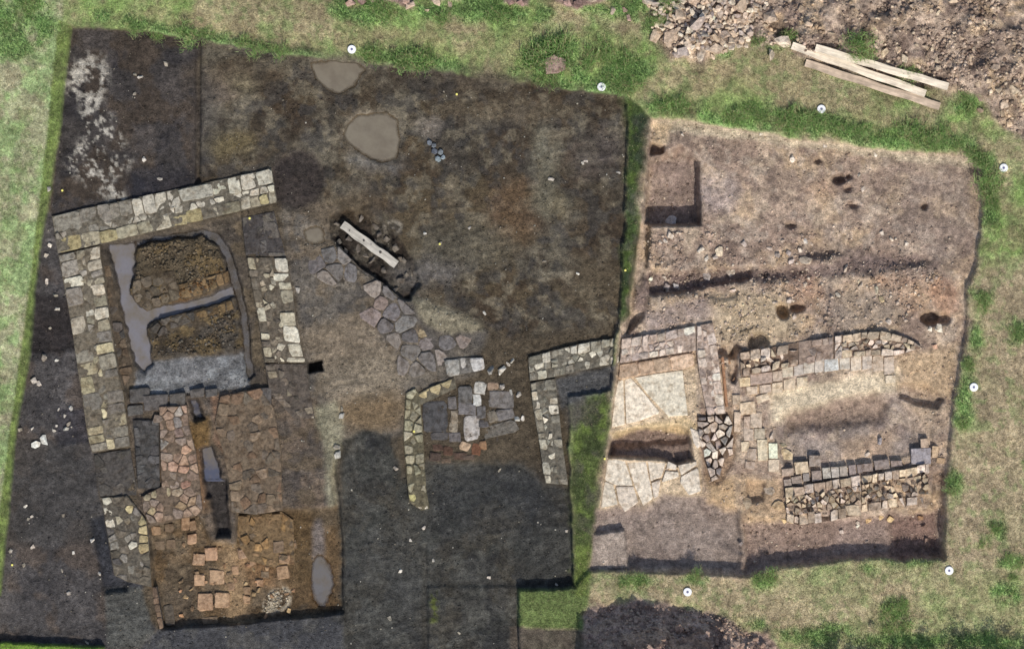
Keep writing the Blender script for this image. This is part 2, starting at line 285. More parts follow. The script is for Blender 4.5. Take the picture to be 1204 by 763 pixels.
# apse interior
AP = [(905, 470), (1055, 440), (1060, 470), (1095, 500), (1100, 525), (1040, 545), (925, 555), (905, 500)]
dig(AP, -.40, 3, 2); paint(AP, c(164, 148, 134), .9, 5, 5); mottle(AP, [c(134, 118, 110), c(170, 152, 132), c(140, 128, 120)], 20, 460, .7)
paint([(905, 462), (1055, 432), (1056, 460), (990, 472), (930, 490), (905, 500)], c(206, 190, 162), .85, 6, 8); dig([(905, 462), (1055, 432), (1056, 462), (1030, 468), (930, 490), (905, 500)], -.30, 5, 3)
dig([(920, 490), (960, 480), (1030, 464), (1046, 474), (1040, 492), (1000, 498), (925, 508)], -.62, 8, 4); paint([(920, 488), (960, 478), (1030, 462), (1046, 474), (1040, 494), (1000, 500), (925, 510)], c(140, 120, 104), .75, 8, 6)
paint([(990, 518), (1050, 505), (1050, 540), (990, 545)], c(176, 150, 124), .6, 8, 6); rough(AP, .07)
dig([(1053, 448), (1090, 452), (1110, 470), (1100, 480), (1058, 468)], -.55, 3, 3); paint([(1050, 420), (1125, 405), (1118, 470), (1060, 450)], c(190, 164, 130), .7, 8, 6)
paint(ell(1085, 490, 24, 26), c(170, 150, 128), .5, 8, 6)
dig([(872, 608), (925, 612), (1010, 608), (1095, 600), (1100, 560), (1110, 556), (1108, 654), (1000, 655), (930, 663), (878, 674)], -.55, 5, 2)
paint([(872, 615), (1000, 612), (1100, 602), (1108, 654), (930, 663), (878, 674)], c(140, 120, 108), .85, 5, 5); paint([(990, 610), (1040, 606), (1050, 650), (980, 652)], c(150, 132, 122), .6, 8, 8)
paint([(1050, 615), (1105, 600), (1106, 652), (1052, 652)], c(118, 94, 86), .6, 5, 4)
paint([(866, 560), (918, 560), (925, 612), (880, 612)], c(178, 152, 120), .7, 6, 6); rough([(866, 480), (920, 540), (925, 612), (866, 612)], .08, 8)
dig([(880, 566), (900, 566), (898, 588), (878, 590)], -.48, 3, 2)
dig([(920, 550), (1000, 545), (1095, 535), (1095, 545), (1039, 556), (922, 575)], -.33, 3, 1)
dig([(818, 488), (858, 484), (866, 500), (864, 538), (848, 568), (834, 570), (824, 540)], -.34, 3, 2); paint([(818, 488), (858, 484), (866, 500), (864, 538), (848, 568), (834, 570), (824, 540)], c(150, 126, 104), .8, 4, 3)
dig([(868, 442), (938, 431), (982, 422), (1052, 418), (1054, 452), (1040, 438), (985, 440), (950, 458), (905, 466), (905, 500), (917, 540), (918, 556), (874, 556), (862, 510), (862, 470)], -.245, 3, 1.5)
dig([(1045, 605), (1108, 598), (1107, 654), (1050, 654)], -.72, 6, 3)
# the stone pile and spoil heap at the top right
HEAP = [(742, -60), (770, 20), (772, 45), (790, 68), (830, 74), (862, 56), (912, 54), (930, 60), (1010, 92), (1110, 104), (1150, 112), (1175, 150), (1215, 165), (1400, 160), (1500, -200), (742, -200)]
s, m = mask(HEAP, 5, 6); GR[s] *= 1 - m
paint(HEAP, c(158, 140, 124), 1, 4, 5); mottle(HEAP, [c(174, 156, 138), c(124, 108, 98), c(140, 122, 110), c(178, 156, 128)], 24, 480, .8); mottle(HEAP, [c(180, 162, 144), c(84, 70, 64)], 9, 500, .6, lo=.55)
hump([(760, -220), (775, 15), (800, 60), (850, 55), (905, 45), (905, -220)], .22, 14, 8)
hump([(930, -200), (940, 45), (1020, 72), (1110, 88), (1170, 120), (1260, 130), (1420, -200)], .32, 16, 10); hump([(960, -200), (980, 20), (1100, 50), (1230, 90), (1400, -200)], .25, 18, 12)
rough(HEAP, .16, 10)
for e in [ell(265, -2, 0, 0)]: pass
for e in [[(408, -30), (440, -8), (460, 4), (486, 14), (492, -30)], [(650, -30), (652, 2), (680, 14), (712, 4), (720, -30)], [(500, -30), (506, 2), (540, 4), (560, -30)], [(585, -30), (592, 5), (620, 8), (630, -30)]]:
    s, m = mask(e, 4, 4); GR[s] *= 1 - m; Z[s] += .16 * m; paint(e, c(134, 112, 104), .95, 3, 4); rough(e, .14, 4)
# spoil heap at the bottom
HB = [(688, 722), (712, 708), (742, 706), (790, 712), (850, 722), (900, 752), (960, 800), (960, 900), (680, 900)]
s, m = mask(HB, 5, 6); GR[s] *= 1 - m; LU[s] *= 1 - m
paint(HB, c(168, 146, 132), 1, 4, 8); mottle(HB, [c(166, 146, 132), c(112, 92, 84)], 16, 520, .7); rough(HB, .14, 8)
hump([(684, 740), (740, 724), (820, 730), (870, 750), (930, 800), (940, 900), (680, 900)], .38, 14, 8); hump([(690, 764), (740, 748), (820, 752), (860, 775), (930, 830), (940, 900), (680, 900)], 1.1, 15, 12)
LUMP = fbm(PX, PY, 26, 73, 4, .6) - .5
for q_, am in ((HB, .75), (HEAP, .55)):
    s, m = mask(q_, 14, 12); Z[s] += LUMP[s] * am * m
smooth([(698, 606), (756, 600), (780, 582), (838, 588), (870, 602), (872, 668), (696, 668)]); smooth(AP, .06); smooth([(900, 450), (1055, 430), (1060, 470), (905, 500)], .02)
rf = random.Random(8)
for k in range(110):
    x, y = rf.uniform(20, 720), rf.uniform(60, 755)
    if inside(LEFT, x, y) > -8 or inside(ROOM, x, y) < 0 or inside(HYP, x, y) < 0: continue
    hump(ell(x, y, rf.uniform(4.5, 6.5), rf.uniform(2, 2.8), rf.uniform(0, 180), 10), -rf.uniform(.015, .035), 1.6, 1)
# lush grass: edges and tall clumps
for e in [ell(20, 30, 50, 40), ell(150, 28, 40, 8, 10), ell(185, 40, 26, 8, 5), ell(230, 46, 70, 7, 7), ell(330, 66, 70, 7, 10), ell(490, 74, 55, 9, 10), ell(440, 12, 60, 18), ell(540, 12, 60, 16), ell(600, 14, 50, 14), ell(720, 6, 50, 18), ell(650, 72, 36, 30), ell(640, 92, 40, 8, 8), ell(720, 88, 50, 24), ell(690, 106, 40, 6, 8), ell(790, 130, 30, 8, 10), ell(770, 30, 12, 18),
          ell(870, 148, 70, 7, 9), ell(940, 145, 60, 16, 10), ell(1010, 158, 70, 12, 7), ell(1090, 165, 60, 12, 10), ell(1160, 240, 14, 30), ell(1150, 195, 18, 14), ell(1130, 120, 18, 12), ell(900, 52, 20, 8), ell(850, 60, 10, 8),
          ell(1135, 470, 12, 30), ell(1130, 490, 14, 8), ell(1120, 570, 10, 14), ell(1155, 350, 14, 8), ell(1145, 400, 10, 20), ell(1195, 390, 16, 14), ell(1135, 430, 8, 10), ell(1200, 540, 6, 12), ell(750, 683, 26, 10), ell(900, 682, 12, 8), ell(820, 678, 14, 5), ell(1060, 660, 40, 4), ell(1100, 752, 100, 9), ell(1050, 715, 16, 14), ell(1185, 700, 20, 12), ell(1190, 660, 14, 10), ell(1020, 672, 8, 8), ell(1170, 625, 16, 10), ell(970, 745, 30, 12), ell(880, 735, 20, 8), ell(930, 742, 20, 8)]:
    lush(e, .9, 7, 9)
lm = (LU * ramp(N12, .28, .50) * (.85 + .3 * N4))[..., None]; lm = np.clip(lm * .95, 0, 1)
br = bright * (0.75 + .6 * N40[..., None])
br = br * np.array([1.0, 1.0, 1.0])
COL[:] = COL * (1 - lm) + br * lm
# fine relief
CL = fbm(PX, PY, 9, 71, 4, .65) - .5; CB = fbm(PX, PY, 34, 72, 3) - .5
fine = (PX > -30) & (PX < 1240) & (PY > -30) & (PY < 800)
Z += CB * .05 + CL * RO * np.where(fine, 1, .3)
Z -= np.clip(((np.hypot(PX - 602, PY - 381) - 1400) / 4000), 0, 3) * .3
ang = math.radians(-12); U_ = PX * math.cos(ang) + PY * math.sin(ang); T_ = -PX * math.sin(ang) + PY * math.cos(ang)
ST = (fbm(U_ / 5, T_, 5, 88, 4, .6) - .5) * (fbm(PX, PY, 50, 89, 2)); sl2, ml = mask(LEFT, 3, 1)
COL[sl2] *= (1 + ST[sl2] * 1.1 * ml * (1 - GR[sl2]))[..., None]; Z[sl2] += ST[sl2] * .07 * ml * (1 - GR[sl2])
# grain in the soil itself
gr = (1 + (fbm(PX, PY, 4.2, 91, 2) - .5) * .8)[..., None] * (1 + (N12 - .5) * .6)[..., None]
COL[:] = np.clip(COL * gr, .004, .85)

def zat(px, py):
    i = np.clip(np.searchsorted(GX, px), 1, NX - 1); j = np.clip(np.searchsorted(GY, py), 1, NY - 1)
    x0, x1 = GX[i - 1], GX[i]; y0, y1 = GY[j - 1], GY[j]
    u = np.clip((px - x0) / (x1 - x0), 0, 1); v = np.clip((py - y0) / (y1 - y0), 0, 1)
    return (Z[j - 1, i - 1] * (1 - u) + Z[j - 1, i] * u) * (1 - v) + (Z[j, i - 1] * (1 - u) + Z[j, i] * u) * v
def samp(A, px, py):
    i = np.clip(np.searchsorted(GX, px), 0, NX - 1); j = np.clip(np.searchsorted(GY, py), 0, NY - 1)
    return A[j, i]

# ------------------------------------------------------------------ materials
def nodes(m):
    m.use_nodes = True; nt = m.node_tree; nt.nodes.clear(); return nt
def N(nt, t, **k):
    n = nt.nodes.new(t)
    for a, v in k.items(): setattr(n, a, v)
    return n
def noise(nt, vec, scale, detail=4, rough=.6):
    n = N(nt, 'ShaderNodeTexNoise'); n.inputs['Scale'].default_value = scale; n.inputs['Detail'].default_value = detail; n.inputs['Roughness'].default_value = rough
    nt.links.new(vec, n.inputs['Vector']); return n.outputs['Fac']
def mrange(nt, v, a, b, lo, hi):
    n = N(nt, 'ShaderNodeMapRange'); nt.links.new(v, n.inputs[0])
    for k, x in zip((1, 2, 3, 4), (a, b, lo, hi)): n.inputs[k].default_value = x
    return n.outputs[0]
def math_(nt, op, a, b):
    n = N(nt, 'ShaderNodeMath', operation=op)
    for k, x in enumerate((a, b)):
        if isinstance(x, (int, float)): n.inputs[k].default_value = x
        else: nt.links.new(x, n.inputs[k])
    return n.outputs[0]
def scaled(nt, col, fac):
    n = N(nt, 'ShaderNodeVectorMath', operation='SCALE'); nt.links.new(col, n.inputs[0]); nt.links.new(fac, n.inputs['Scale']); return n.outputs[0]
def finish(nt, col, rough=.9, bump=None, bd=.01, bs=.6, spec=.25):
    b = N(nt, 'ShaderNodeBsdfPrincipled'); o = N(nt, 'ShaderNodeOutputMaterial')
    if col is not None: nt.links.new(col, b.inputs['Base Color'])
    b.inputs['Roughness'].default_value = rough; b.inputs['Specular IOR Level'].default_value = spec
    if bump is not None:
        q = N(nt, 'ShaderNodeBump'); q.inputs['Distance'].default_value = bd; q.inputs['Strength'].default_value = bs
        nt.links.new(bump, q.inputs['Height']); nt.links.new(q.outputs[0], b.inputs['Normal'])
    nt.links.new(b.outputs[0], o.inputs[0]); return b
def m_ground():
    m = bpy.data.materials.new('earth_and_turf'); nt = nodes(m)
    g = N(nt, 'ShaderNodeNewGeometry').outputs['Position']; a = N(nt, 'ShaderNodeAttribute', attribute_name='Col').outputs['Color']
    n1 = noise(nt, g, 28, 5, .7); n2 = noise(nt, g, 9, 4, .6)
    f = math_(nt, 'MULTIPLY', mrange(nt, n1, .32, .68, .5, 1.5), mrange(nt, n2, .3, .7, .72, 1.28))
    finish(nt, scaled(nt, a, f), .92, math_(nt, 'ADD', n1, n2), .05, 1.0, .2); return m
def m_stone(name, attr=None, pit=.55, dirt=.6):
    m = bpy.data.materials.new(name); nt = nodes(m)
    oi = N(nt, 'ShaderNodeObjectInfo')
    if attr: col = N(nt, 'ShaderNodeAttribute', attribute_name=attr).outputs['Color']
    else: col = oi.outputs['Color']
    g = N(nt, 'ShaderNodeNewGeometry').outputs['Position']
    n1 = noise(nt, g, 9, 6, .7); n2 = noise(nt, g, 45, 3, .6); n3 = noise(nt, g, 4.3, 7, .72)
    f = math_(nt, 'MULTIPLY', mrange(nt, n1, .36, .62, pit, 1.2), mrange(nt, n2, .3, .7, .8, 1.18))
    mul = N(nt, 'ShaderNodeVectorMath', operation='MULTIPLY'); mul.inputs[1].default_value = (.52, .44, .36); nt.links.new(col, mul.inputs[0])
    mx = N(nt, 'ShaderNodeMix', data_type='RGBA'); nt.links.new(col, mx.inputs[6]); nt.links.new(mul.outputs[0], mx.inputs[7]); nt.links.new(mrange(nt, n3, .5, .62, 0, dirt), mx.inputs[0])
    finish(nt, scaled(nt, mx.outputs[2], f), .88, math_(nt, 'ADD', math_(nt, 'MULTIPLY', n1, 2.0), n2), .022, .8, .25); return m
def m_plain(name, col, rough=.6, var=.15, scale=20, spec=.4):
    m = bpy.data.materials.new(name); nt = nodes(m)
    rgb = N(nt, 'ShaderNodeRGB'); rgb.outputs[0].default_value = (*col, 1)
    g = N(nt, 'ShaderNodeNewGeometry').outputs['Position']
    n1 = noise(nt, g, scale, 4, .6)
    finish(nt, scaled(nt, rgb.outputs[0], mrange(nt, n1, .3, .7, 1 - var, 1 + var)), rough, n1, .004, .4, spec); return m
def m_wood(name, col, axis_rot):
    m = bpy.data.materials.new(name); nt = nodes(m)
    tc = N(nt, 'ShaderNodeTexCoord'); mp = N(nt, 'ShaderNodeMapping'); mp.inputs['Scale'].default_value = (1.2, 13, 13)
    nt.links.new(tc.outputs['Object'], mp.inputs[0])
    n1 = noise(nt, mp.outputs[0], 1.6, 5, .65); n2 = noise(nt, tc.outputs['Object'], 2.3, 4, .6)
    rgb = N(nt, 'ShaderNodeRGB'); rgb.outputs[0].default_value = (*col, 1)
    f = math_(nt, 'MULTIPLY', mrange(nt, n1, .32, .68, .62, 1.2), mrange(nt, n2, .35, .65, axis_rot - .12, 1.1))
    finish(nt, scaled(nt, rgb.outputs[0], f), .75, n1, .004, .5, .3); return m
def m_water(name, col, clear=.3, silt=(.20, .17, .13)):
    m = bpy.data.materials.new(name); nt = nodes(m)
    g = N(nt, 'ShaderNodeNewGeometry').outputs['Position']; n1 = noise(nt, g, 2.2, 6, .6); n2 = noise(nt, g, 14, 4, .65)
    rgb = N(nt, 'ShaderNodeRGB'); rgb.outputs[0].default_value = (*col, 1)
    sl_ = N(nt, 'ShaderNodeMix', data_type='RGBA'); sl_.inputs[7].default_value = (*silt, 1); nt.links.new(rgb.outputs[0], sl_.inputs[6]); nt.links.new(mrange(nt, n1, .40, .66, 0, .85), sl_.inputs[0])
    f = math_(nt, 'MULTIPLY', mrange(nt, n1, .3, .7, .8, 1.15), mrange(nt, n2, .35, .65, .9, 1.08))
    b = finish(nt, scaled(nt, sl_.outputs[2], f), .06, noise(nt, g, 5, 2), .004, .12, .5); b.inputs['IOR'].default_value = 1.33
    tr = N(nt, 'ShaderNodeBsdfTransparent'); tr.inputs[0].default_value = (.8, .74, .66, 1); mx = N(nt, 'ShaderNodeMixShader')
    dp = N(nt, 'ShaderNodeAttribute', attribute_name='Col').outputs['Fac']
    k_ = math_(nt, 'ADD', mrange(nt, dp, 0, .07, .95, clear * .5), mrange(nt, math_(nt, 'ADD', n1, math_(nt, 'MULTIPLY', n2, .4)), .55, .85, -.05, clear))
    nt.links.new(k_, mx.inputs[0])
    o = [n for n in nt.nodes if n.type == 'OUTPUT_MATERIAL'][0]
    nt.links.new(b.outputs[0], mx.inputs[1]); nt.links.new(tr.outputs[0], mx.inputs[2]); nt.links.new(mx.outputs[0], o.inputs[0]); return m
def m_leaf(name):
    m = bpy.data.materials.new(name); nt = nodes(m)
    a = N(nt, 'ShaderNodeAttribute', attribute_name='Col').outputs['Color']
    b = finish(nt, a, .75, None, spec=.2)
    t = N(nt, 'ShaderNodeBsdfTranslucent'); nt.links.new(a, t.inputs[0])
    mx = N(nt, 'ShaderNodeMixShader'); mx.inputs[0].default_value = .42
    o = [n for n in nt.nodes if n.type == 'OUTPUT_MATERIAL'][0]
    nt.links.new(b.outputs[0], mx.inputs[1]); nt.links.new(t.outputs[0], mx.inputs[2]); nt.links.new(mx.outputs[0], o.inputs[0]); return m
M_GROUND = m_ground(); M_STONE = m_stone('weathered_stone'); M_RUB = m_stone('rubble_stone', 'Col', .7); M_CORE = m_stone('wall_core_mortar', None, .5)
M_BRICK = m_stone('fired_clay', None, .7); M_SLAB = m_stone('smooth_flagstone', None, .66, .62); M_LEAF = m_leaf('grass_blades')

# ------------------------------------------------------------------ object helpers
def link(name, me, mat=None, parent=None, color=None):
    o = bpy.data.objects.new(name, me); COLL.objects.link(o)
    if mat is not None and not me.materials: me.materials.append(mat)
    if parent is not None: o.parent = parent
    if color is not None: o.color = (*[float(v) for v in color], 1)
    return o
def tag(o, label=None, cat=None, group=None, kind=None):
    if label: o['label'] = label
    if cat: o['category'] = cat
    if group: o['group'] = group
    if kind: o['kind'] = kind
    return o
def thing(name, label, cat, px, py, z=0.0, group=None):
    o = bpy.data.objects.new(name, None); COLL.objects.link(o); o.empty_display_size = .2
    o.location = (wx(px), wy(py), z); tag(o, label, cat, group); return o
def npmesh(name, V, F, col=None):
    me = bpy.data.meshes.new(name); k = F.shape[1]
    me.vertices.add(len(V)); me.vertices.foreach_set('co', np.ascontiguousarray(V, np.float32).ravel())
    me.loops.add(F.size); me.loops.foreach_set('vertex_index', np.ascontiguousarray(F, np.int32).ravel())
    me.polygons.add(len(F)); me.polygons.foreach_set('loop_start', np.arange(0, F.size, k, dtype=np.int32))
    if col is not None:
        a = me.color_attributes.new('Col', 'FLOAT_COLOR', 'POINT')
        a.data.foreach_set('color', np.concatenate([col, np.ones((len(col), 1))], 1).astype(np.float32).ravel())
    me.update(calc_edges=True); return me
def build_ground():
    V = np.stack([wx(PX), wy(PY), Z], -1).reshape(-1, 3)
    idx = np.arange(NX * NY).reshape(NY, NX)
    F = np.stack([idx[:-1, :-1], idx[1:, :-1], idx[1:, 1:], idx[:-1, 1:]], -1).reshape(-1, 4)
    me = npmesh('ground', V, F, COL.reshape(-1, 3))
    me.polygons.foreach_set('use_smooth', np.ones(len(F), bool))
    tag(link('ground', me, M_GROUND), 'excavated earth floor with turf around the trenches', None, None, 'structure')
build_ground()

# ---- stones from outlines (photograph pixels), flat worn tops with chipped edges
def chaikin(P, q=.22):
    r = []
    for i in range(len(P)):
        a = P[i]; b = P[(i + 1) % len(P)]
        r += [(a[0] * (1 - q) + b[0] * q, a[1] * (1 - q) + b[1] * q), (a[0] * q + b[0] * (1 - q), a[1] * q + b[1] * (1 - q))]
    return r
def area(P): return .5 * sum(P[i][0] * P[(i + 1) % len(P)][1] - P[(i + 1) % len(P)][0] * P[i][1] for i in range(len(P)))
def inset(P, d):
    if area(P) < 0: P = P[::-1]
    n = len(P); out = P
    for i in range(n):
        a = P[i]; b = P[(i + 1) % n]; ex, ey = b[0] - a[0], b[1] - a[1]; L = math.hypot(ex, ey)
        if L < 1e-6: continue
        nx, ny = -ey / L, ex / L
        out = clip(out, a[0] + nx * d, a[1] + ny * d, nx, ny)
        if len(out) < 3: return []
    return out
def clip(P, ox, oy, nx, ny):
    r = []
    for i in range(len(P)):
        a = P[i]; b = P[(i + 1) % len(P)]
        da = (a[0] - ox) * nx + (a[1] - oy) * ny; db = (b[0] - ox) * nx + (b[1] - oy) * ny
        if da >= 0: r.append(a)
        if (da >= 0) != (db >= 0):
            t = da / (da - db); r.append((a[0] + (b[0] - a[0]) * t, a[1] + (b[1] - a[1]) * t))
    return r
def simplify(P, tol):
    r = []
    for p in P:
        if not r or math.hypot(p[0] - r[-1][0], p[1] - r[-1][1]) > tol: r.append(p)
    while len(r) > 3 and math.hypot(r[0][0] - r[-1][0], r[0][1] - r[-1][1]) < tol: r.pop()
    return r
def stone_mesh(name, P, z, th, bev=.7, tilt=.016, jit=.55, dome=.014, rnd=.13):
    P = simplify(P, 1.6)
    if len(P) < 3: return None, None
    if area(P) > 0: P = P[::-1]
    big = rnd > 0 and abs(area(P)) > 45 and len(P) < 7
    if big: P = chaikin(P, rnd)
    P = [(x + random.uniform(-jit, jit), y + random.uniform(-jit, jit)) for x, y in P]
    n = len(P); cx = sum(p[0] for p in P) / n; cy = sum(p[1] for p in P) / n
    tx, ty = random.gauss(0, tilt), random.gauss(0, tilt); R = math.sqrt(abs(area(P)) / math.pi) + .1
    def co(x, y, dz):
        u = (x - cx) / R; v = (y - cy) / R
        return (wx(x) - wx(cx), wy(y) - wy(cy), dz + u * tx + v * ty)
    V = []; k = max(0.3, 1 - bev / R * 1.4)
    for (x, y) in P: V.append(co(cx + (x - cx) * 1.04, cy + (y - cy) * 1.04, -th))
    for (x, y) in P: V.append(co(x, y, -random.uniform(.25, .5) * bev * M_PX * 1.6))
    for (x, y) in P: V.append(co(cx + (x - cx) * k, cy + (y - cy) * k, random.uniform(-.006, .006)))
    V.append(co(cx, cy, dome * random.uniform(-.5, 1)))
    F = []
    for i in range(n):
        j = (i + 1) % n
        F += [(i, j, n + j), (i, n + j, n + i), (n + i, n + j, 2 * n + j), (n + i, 2 * n + j, 2 * n + i), (2 * n + i, 2 * n + j, 3 * n)]
    me = bpy.data.meshes.new(name); me.from_pydata(V, [], F); me.update()
    return me, (cx, cy)
def put_stone(name, P, z, th, col, parent, mat=None, **k):
    me, cc = stone_mesh(name, P, z, th, **k)
    if me is None: return None
    o = link(name, me, mat or M_STONE, parent, col)
    px, py, pz = (parent.location if parent else (0, 0, 0))
    o.location = (wx(cc[0]) - px, wy(cc[1]) - py, z - pz); return o
def vary(col, v=.14, h=.014):
    f = random.gauss(1, v); f = min(max(f, .6), 1.4)
    return np.clip(np.array(col) * f * np.array([random.gauss(1, h), 1, random.gauss(1, h)]), .01, .85)
def cells(poly, seeds, gap, wr=0.0):
    """Weighted Voronoi cells of the seeds; seeds mirrored across the outline keep cells inside it."""
    P = np.array(poly, float); S = [np.array(s[:2], float) for s in seeds]; ghosts = []; gw = []
    Wt = [random.uniform(0, wr) for _ in S]
    n = len(P)
    for s, w0 in zip(S, Wt):
        for i in range(n):
            a, b = P[i], P[(i + 1) % n]; e = b - a; L = e @ e
            t = ((s - a) @ e) / L
            if -.3 < t < 1.3:
                q = a + e * t; d = np.hypot(*(s - q))
                if d < 34: ghosts.append(2 * q - s); gw.append(w0)
    if ghosts:
        G = np.array(ghosts); k = sdist(poly, G[:, 0], G[:, 1]) > 0; ghosts = list(G[k]); gw = [w for w, q in zip(gw, k) if q]
    A = np.array(S + ghosts); AW = np.array(Wt + gw)
    out = []
    for i, s in enumerate(S):
        d = np.hypot(A[:, 0] - s[0], A[:, 1] - s[1]); order = np.argsort(d)[1:24]
        Q = [(s[0] - 24, s[1] - 24), (s[0] + 24, s[1] - 24), (s[0] + 24, s[1] + 24), (s[0] - 24, s[1] + 24)]
        for j in order:
            if d[j] < .05: continue
            nv = (s - A[j]) / d[j]; h = (d[j] ** 2 + Wt[i] ** 2 - AW[j] ** 2) / (2 * d[j]); m = s - nv * h
            Q = clip(Q, m[0], m[1], nv[0], nv[1])
            if len(Q) < 3: break
        if len(Q) < 3: out.append([]); continue
        out.append(inset(simplify(Q, 1.2), gap))
    return out
def ragged(Q):
    if len(Q) > 4 and random.random() < .5: Q = [p for i, p in enumerate(Q) if i != random.randrange(len(Q))]
    if len(Q) > 5: Q = [p for i, p in enumerate(Q) if i != random.randrange(len(Q))]
    cx = sum(p[0] for p in Q) / len(Q); cy = sum(p[1] for p in Q) / len(Q); a = random.uniform(0, 3.14); k1, k2 = random.uniform(.85, 1.12), random.uniform(.72, 1.0); r = []
    for x, y in Q:
        u = (x - cx) * math.cos(a) + (y - cy) * math.sin(a); v = -(x - cx) * math.sin(a) + (y - cy) * math.cos(a); u *= k1; v *= k2
        r.append((cx + u * math.cos(a) - v * math.sin(a), cy + u * math.sin(a) + v * math.cos(a)))
    return r
def fillseeds(poly, seeds, r, tries=900, edge=1.5):
    P = np.array(poly, float); res = list(seeds); x0, y0 = P.min(0); x1, y1 = P.max(0)
    X = np.random.RandomState(len(poly) * 17 + int(x0)).rand(tries, 2) * [x1 - x0, y1 - y0] + [x0, y0]
    D = sdist(poly, X[:, 0], X[:, 1])
    for (x, y), d in zip(X, D):
        if d > -edge: continue
        if all((x - s[0]) ** 2 + (y - s[1]) ** 2 > r * r for s in res): res.append((x, y))
    return res
def row(x0, y0, x1, y1, n, j=1.0):
    return [(x0 + (x1 - x0) * (i + .5) / n + random.uniform(-j, j), y0 + (y1 - y0) * (i + .5) / n + random.uniform(-j, j) * .6) for i in range(n)]
def core_mesh(poly, ztop, zbot, amp=.05, step=3.2):
    B = []
    n = len(poly)
    for i in range(n):
        a = poly[i]; b = poly[(i + 1) % n]; k = max(1, int(math.hypot(b[0] - a[0], b[1] - a[1]) / step))
        for t in range(k): B.append((a[0] + (b[0] - a[0]) * t / k, a[1] + (b[1] - a[1]) * t / k))
    nb = len(B); P = np.array(poly, float); x0, y0 = P.min(0); x1, y1 = P.max(0)
    gx, gy = np.meshgrid(np.arange(x0, x1, step), np.arange(y0, y1, step)); gx = gx.ravel() + np.random.RandomState(3).uniform(-1, 1, gx.size); gy = gy.ravel() + np.random.RandomState(4).uniform(-1, 1, gy.size)
    k = sdist(poly, gx, gy) < -step * .6
    pts = [Vector(p) for p in B] + [Vector((x, y)) for x, y in zip(gx[k], gy[k])]
    v, e, f, _, _, _ = geometry.delaunay_2d_cdt(pts, [(i, (i + 1) % nb) for i in range(nb)], [], 1, 1e-4)
    vx = np.array([p.x for p in v]); vy = np.array([p.y for p in v])
    zz = ztop + (fbm(vx, vy, 15, 55, 4, .7) - .5) * 2 * amp - .25 * np.clip(-sdist(poly, vx, vy) < .5, 0, 1) * amp
    cx, cy = vx.mean(), vy.mean()
    V = [(wx(x) - wx(cx), wy(y) - wy(cy), z) for x, y, z in zip(vx, vy, zz)]
    F = [tuple(q) for q in f]
    # outward skirt
    ed = {}
    for q in F:
        for i in range(len(q)): ed[(q[i], q[(i + 1) % len(q)])] = 1
    m = {}
    for a, b in list(ed):
        if (b, a) in ed: continue
        for p in (a, b):
            if p not in m: m[p] = len(V); V.append((V[p][0], V[p][1], zbot))
        F.append((b, a, m[a], m[b]))
    me = bpy.data.meshes.new('mortar_core'); me.from_pydata(V, [], F); me.update()
    bm = bmesh.new(); bm.from_mesh(me); bmesh.ops.recalc_face_normals(bm, faces=bm.faces)
    up = sum(fc.normal.z for fc in bm.faces)
    if up < 0: bmesh.ops.reverse_faces(bm, faces=bm.faces)
    bm.to_mesh(me); bm.free(); return me, (cx, cy)
def wall(label, cat, outline, ztop, zbot, seeds, r, col, corecol, keep=1.0, gap=.7, th=.16, zj=.018, name='stone_wall', group=None, fill=True, bev=.7, piece='stone', shrink=0, core=True, jit=.5, tilt=.012, v=.14, corez=.02, wr=None, rag=False, rnd=.13):
    P = np.array(outline); t = thing(name, label, cat, P[:, 0].mean(), P[:, 1].mean(), zbot, group)
    if core:
        me, cc = core_mesh(outline, ztop - corez, zbot - .05)
        o = link('mortar_core', me, M_CORE, t, corecol); o.location = (wx(cc[0]) - t.location[0], wy(cc[1]) - t.location[1], -zbot)
    S = fillseeds(outline, seeds, r) if fill else list(seeds)
    C = cells(outline, S, gap, r * .5 if wr is None else wr)
    for i, (s, q) in enumerate(zip(S, C)):
        if len(q) < 3 or abs(area(q)) < 9: continue
        hand = i < len(seeds)
        if not hand and random.random() > keep: continue
        if rag: q = ragged(q)
        if len(q) < 3: continue
        cl = s[2] if len(s) > 2 else (col(s[0], s[1]) if callable(col) else col)
        put_stone(piece, q, ztop + random.gauss(0, zj), th, vary(cl, v), t, bev=bev, jit=jit, tilt=tilt, rnd=rnd)
    return t
def along(L, t):
    P = [np.array(p, float) for p in L]; d = [0]
    for a, b in zip(P, P[1:]): d.append(d[-1] + np.hypot(*(b - a)))
    t = min(max(t, 0), 1) * d[-1]
    for i in range(len(P) - 1):
        if t <= d[i + 1] or i == len(P) - 2:
            u = (t - d[i]) / (d[i + 1] - d[i]); return P[i] * (1 - u) + P[i + 1] * u
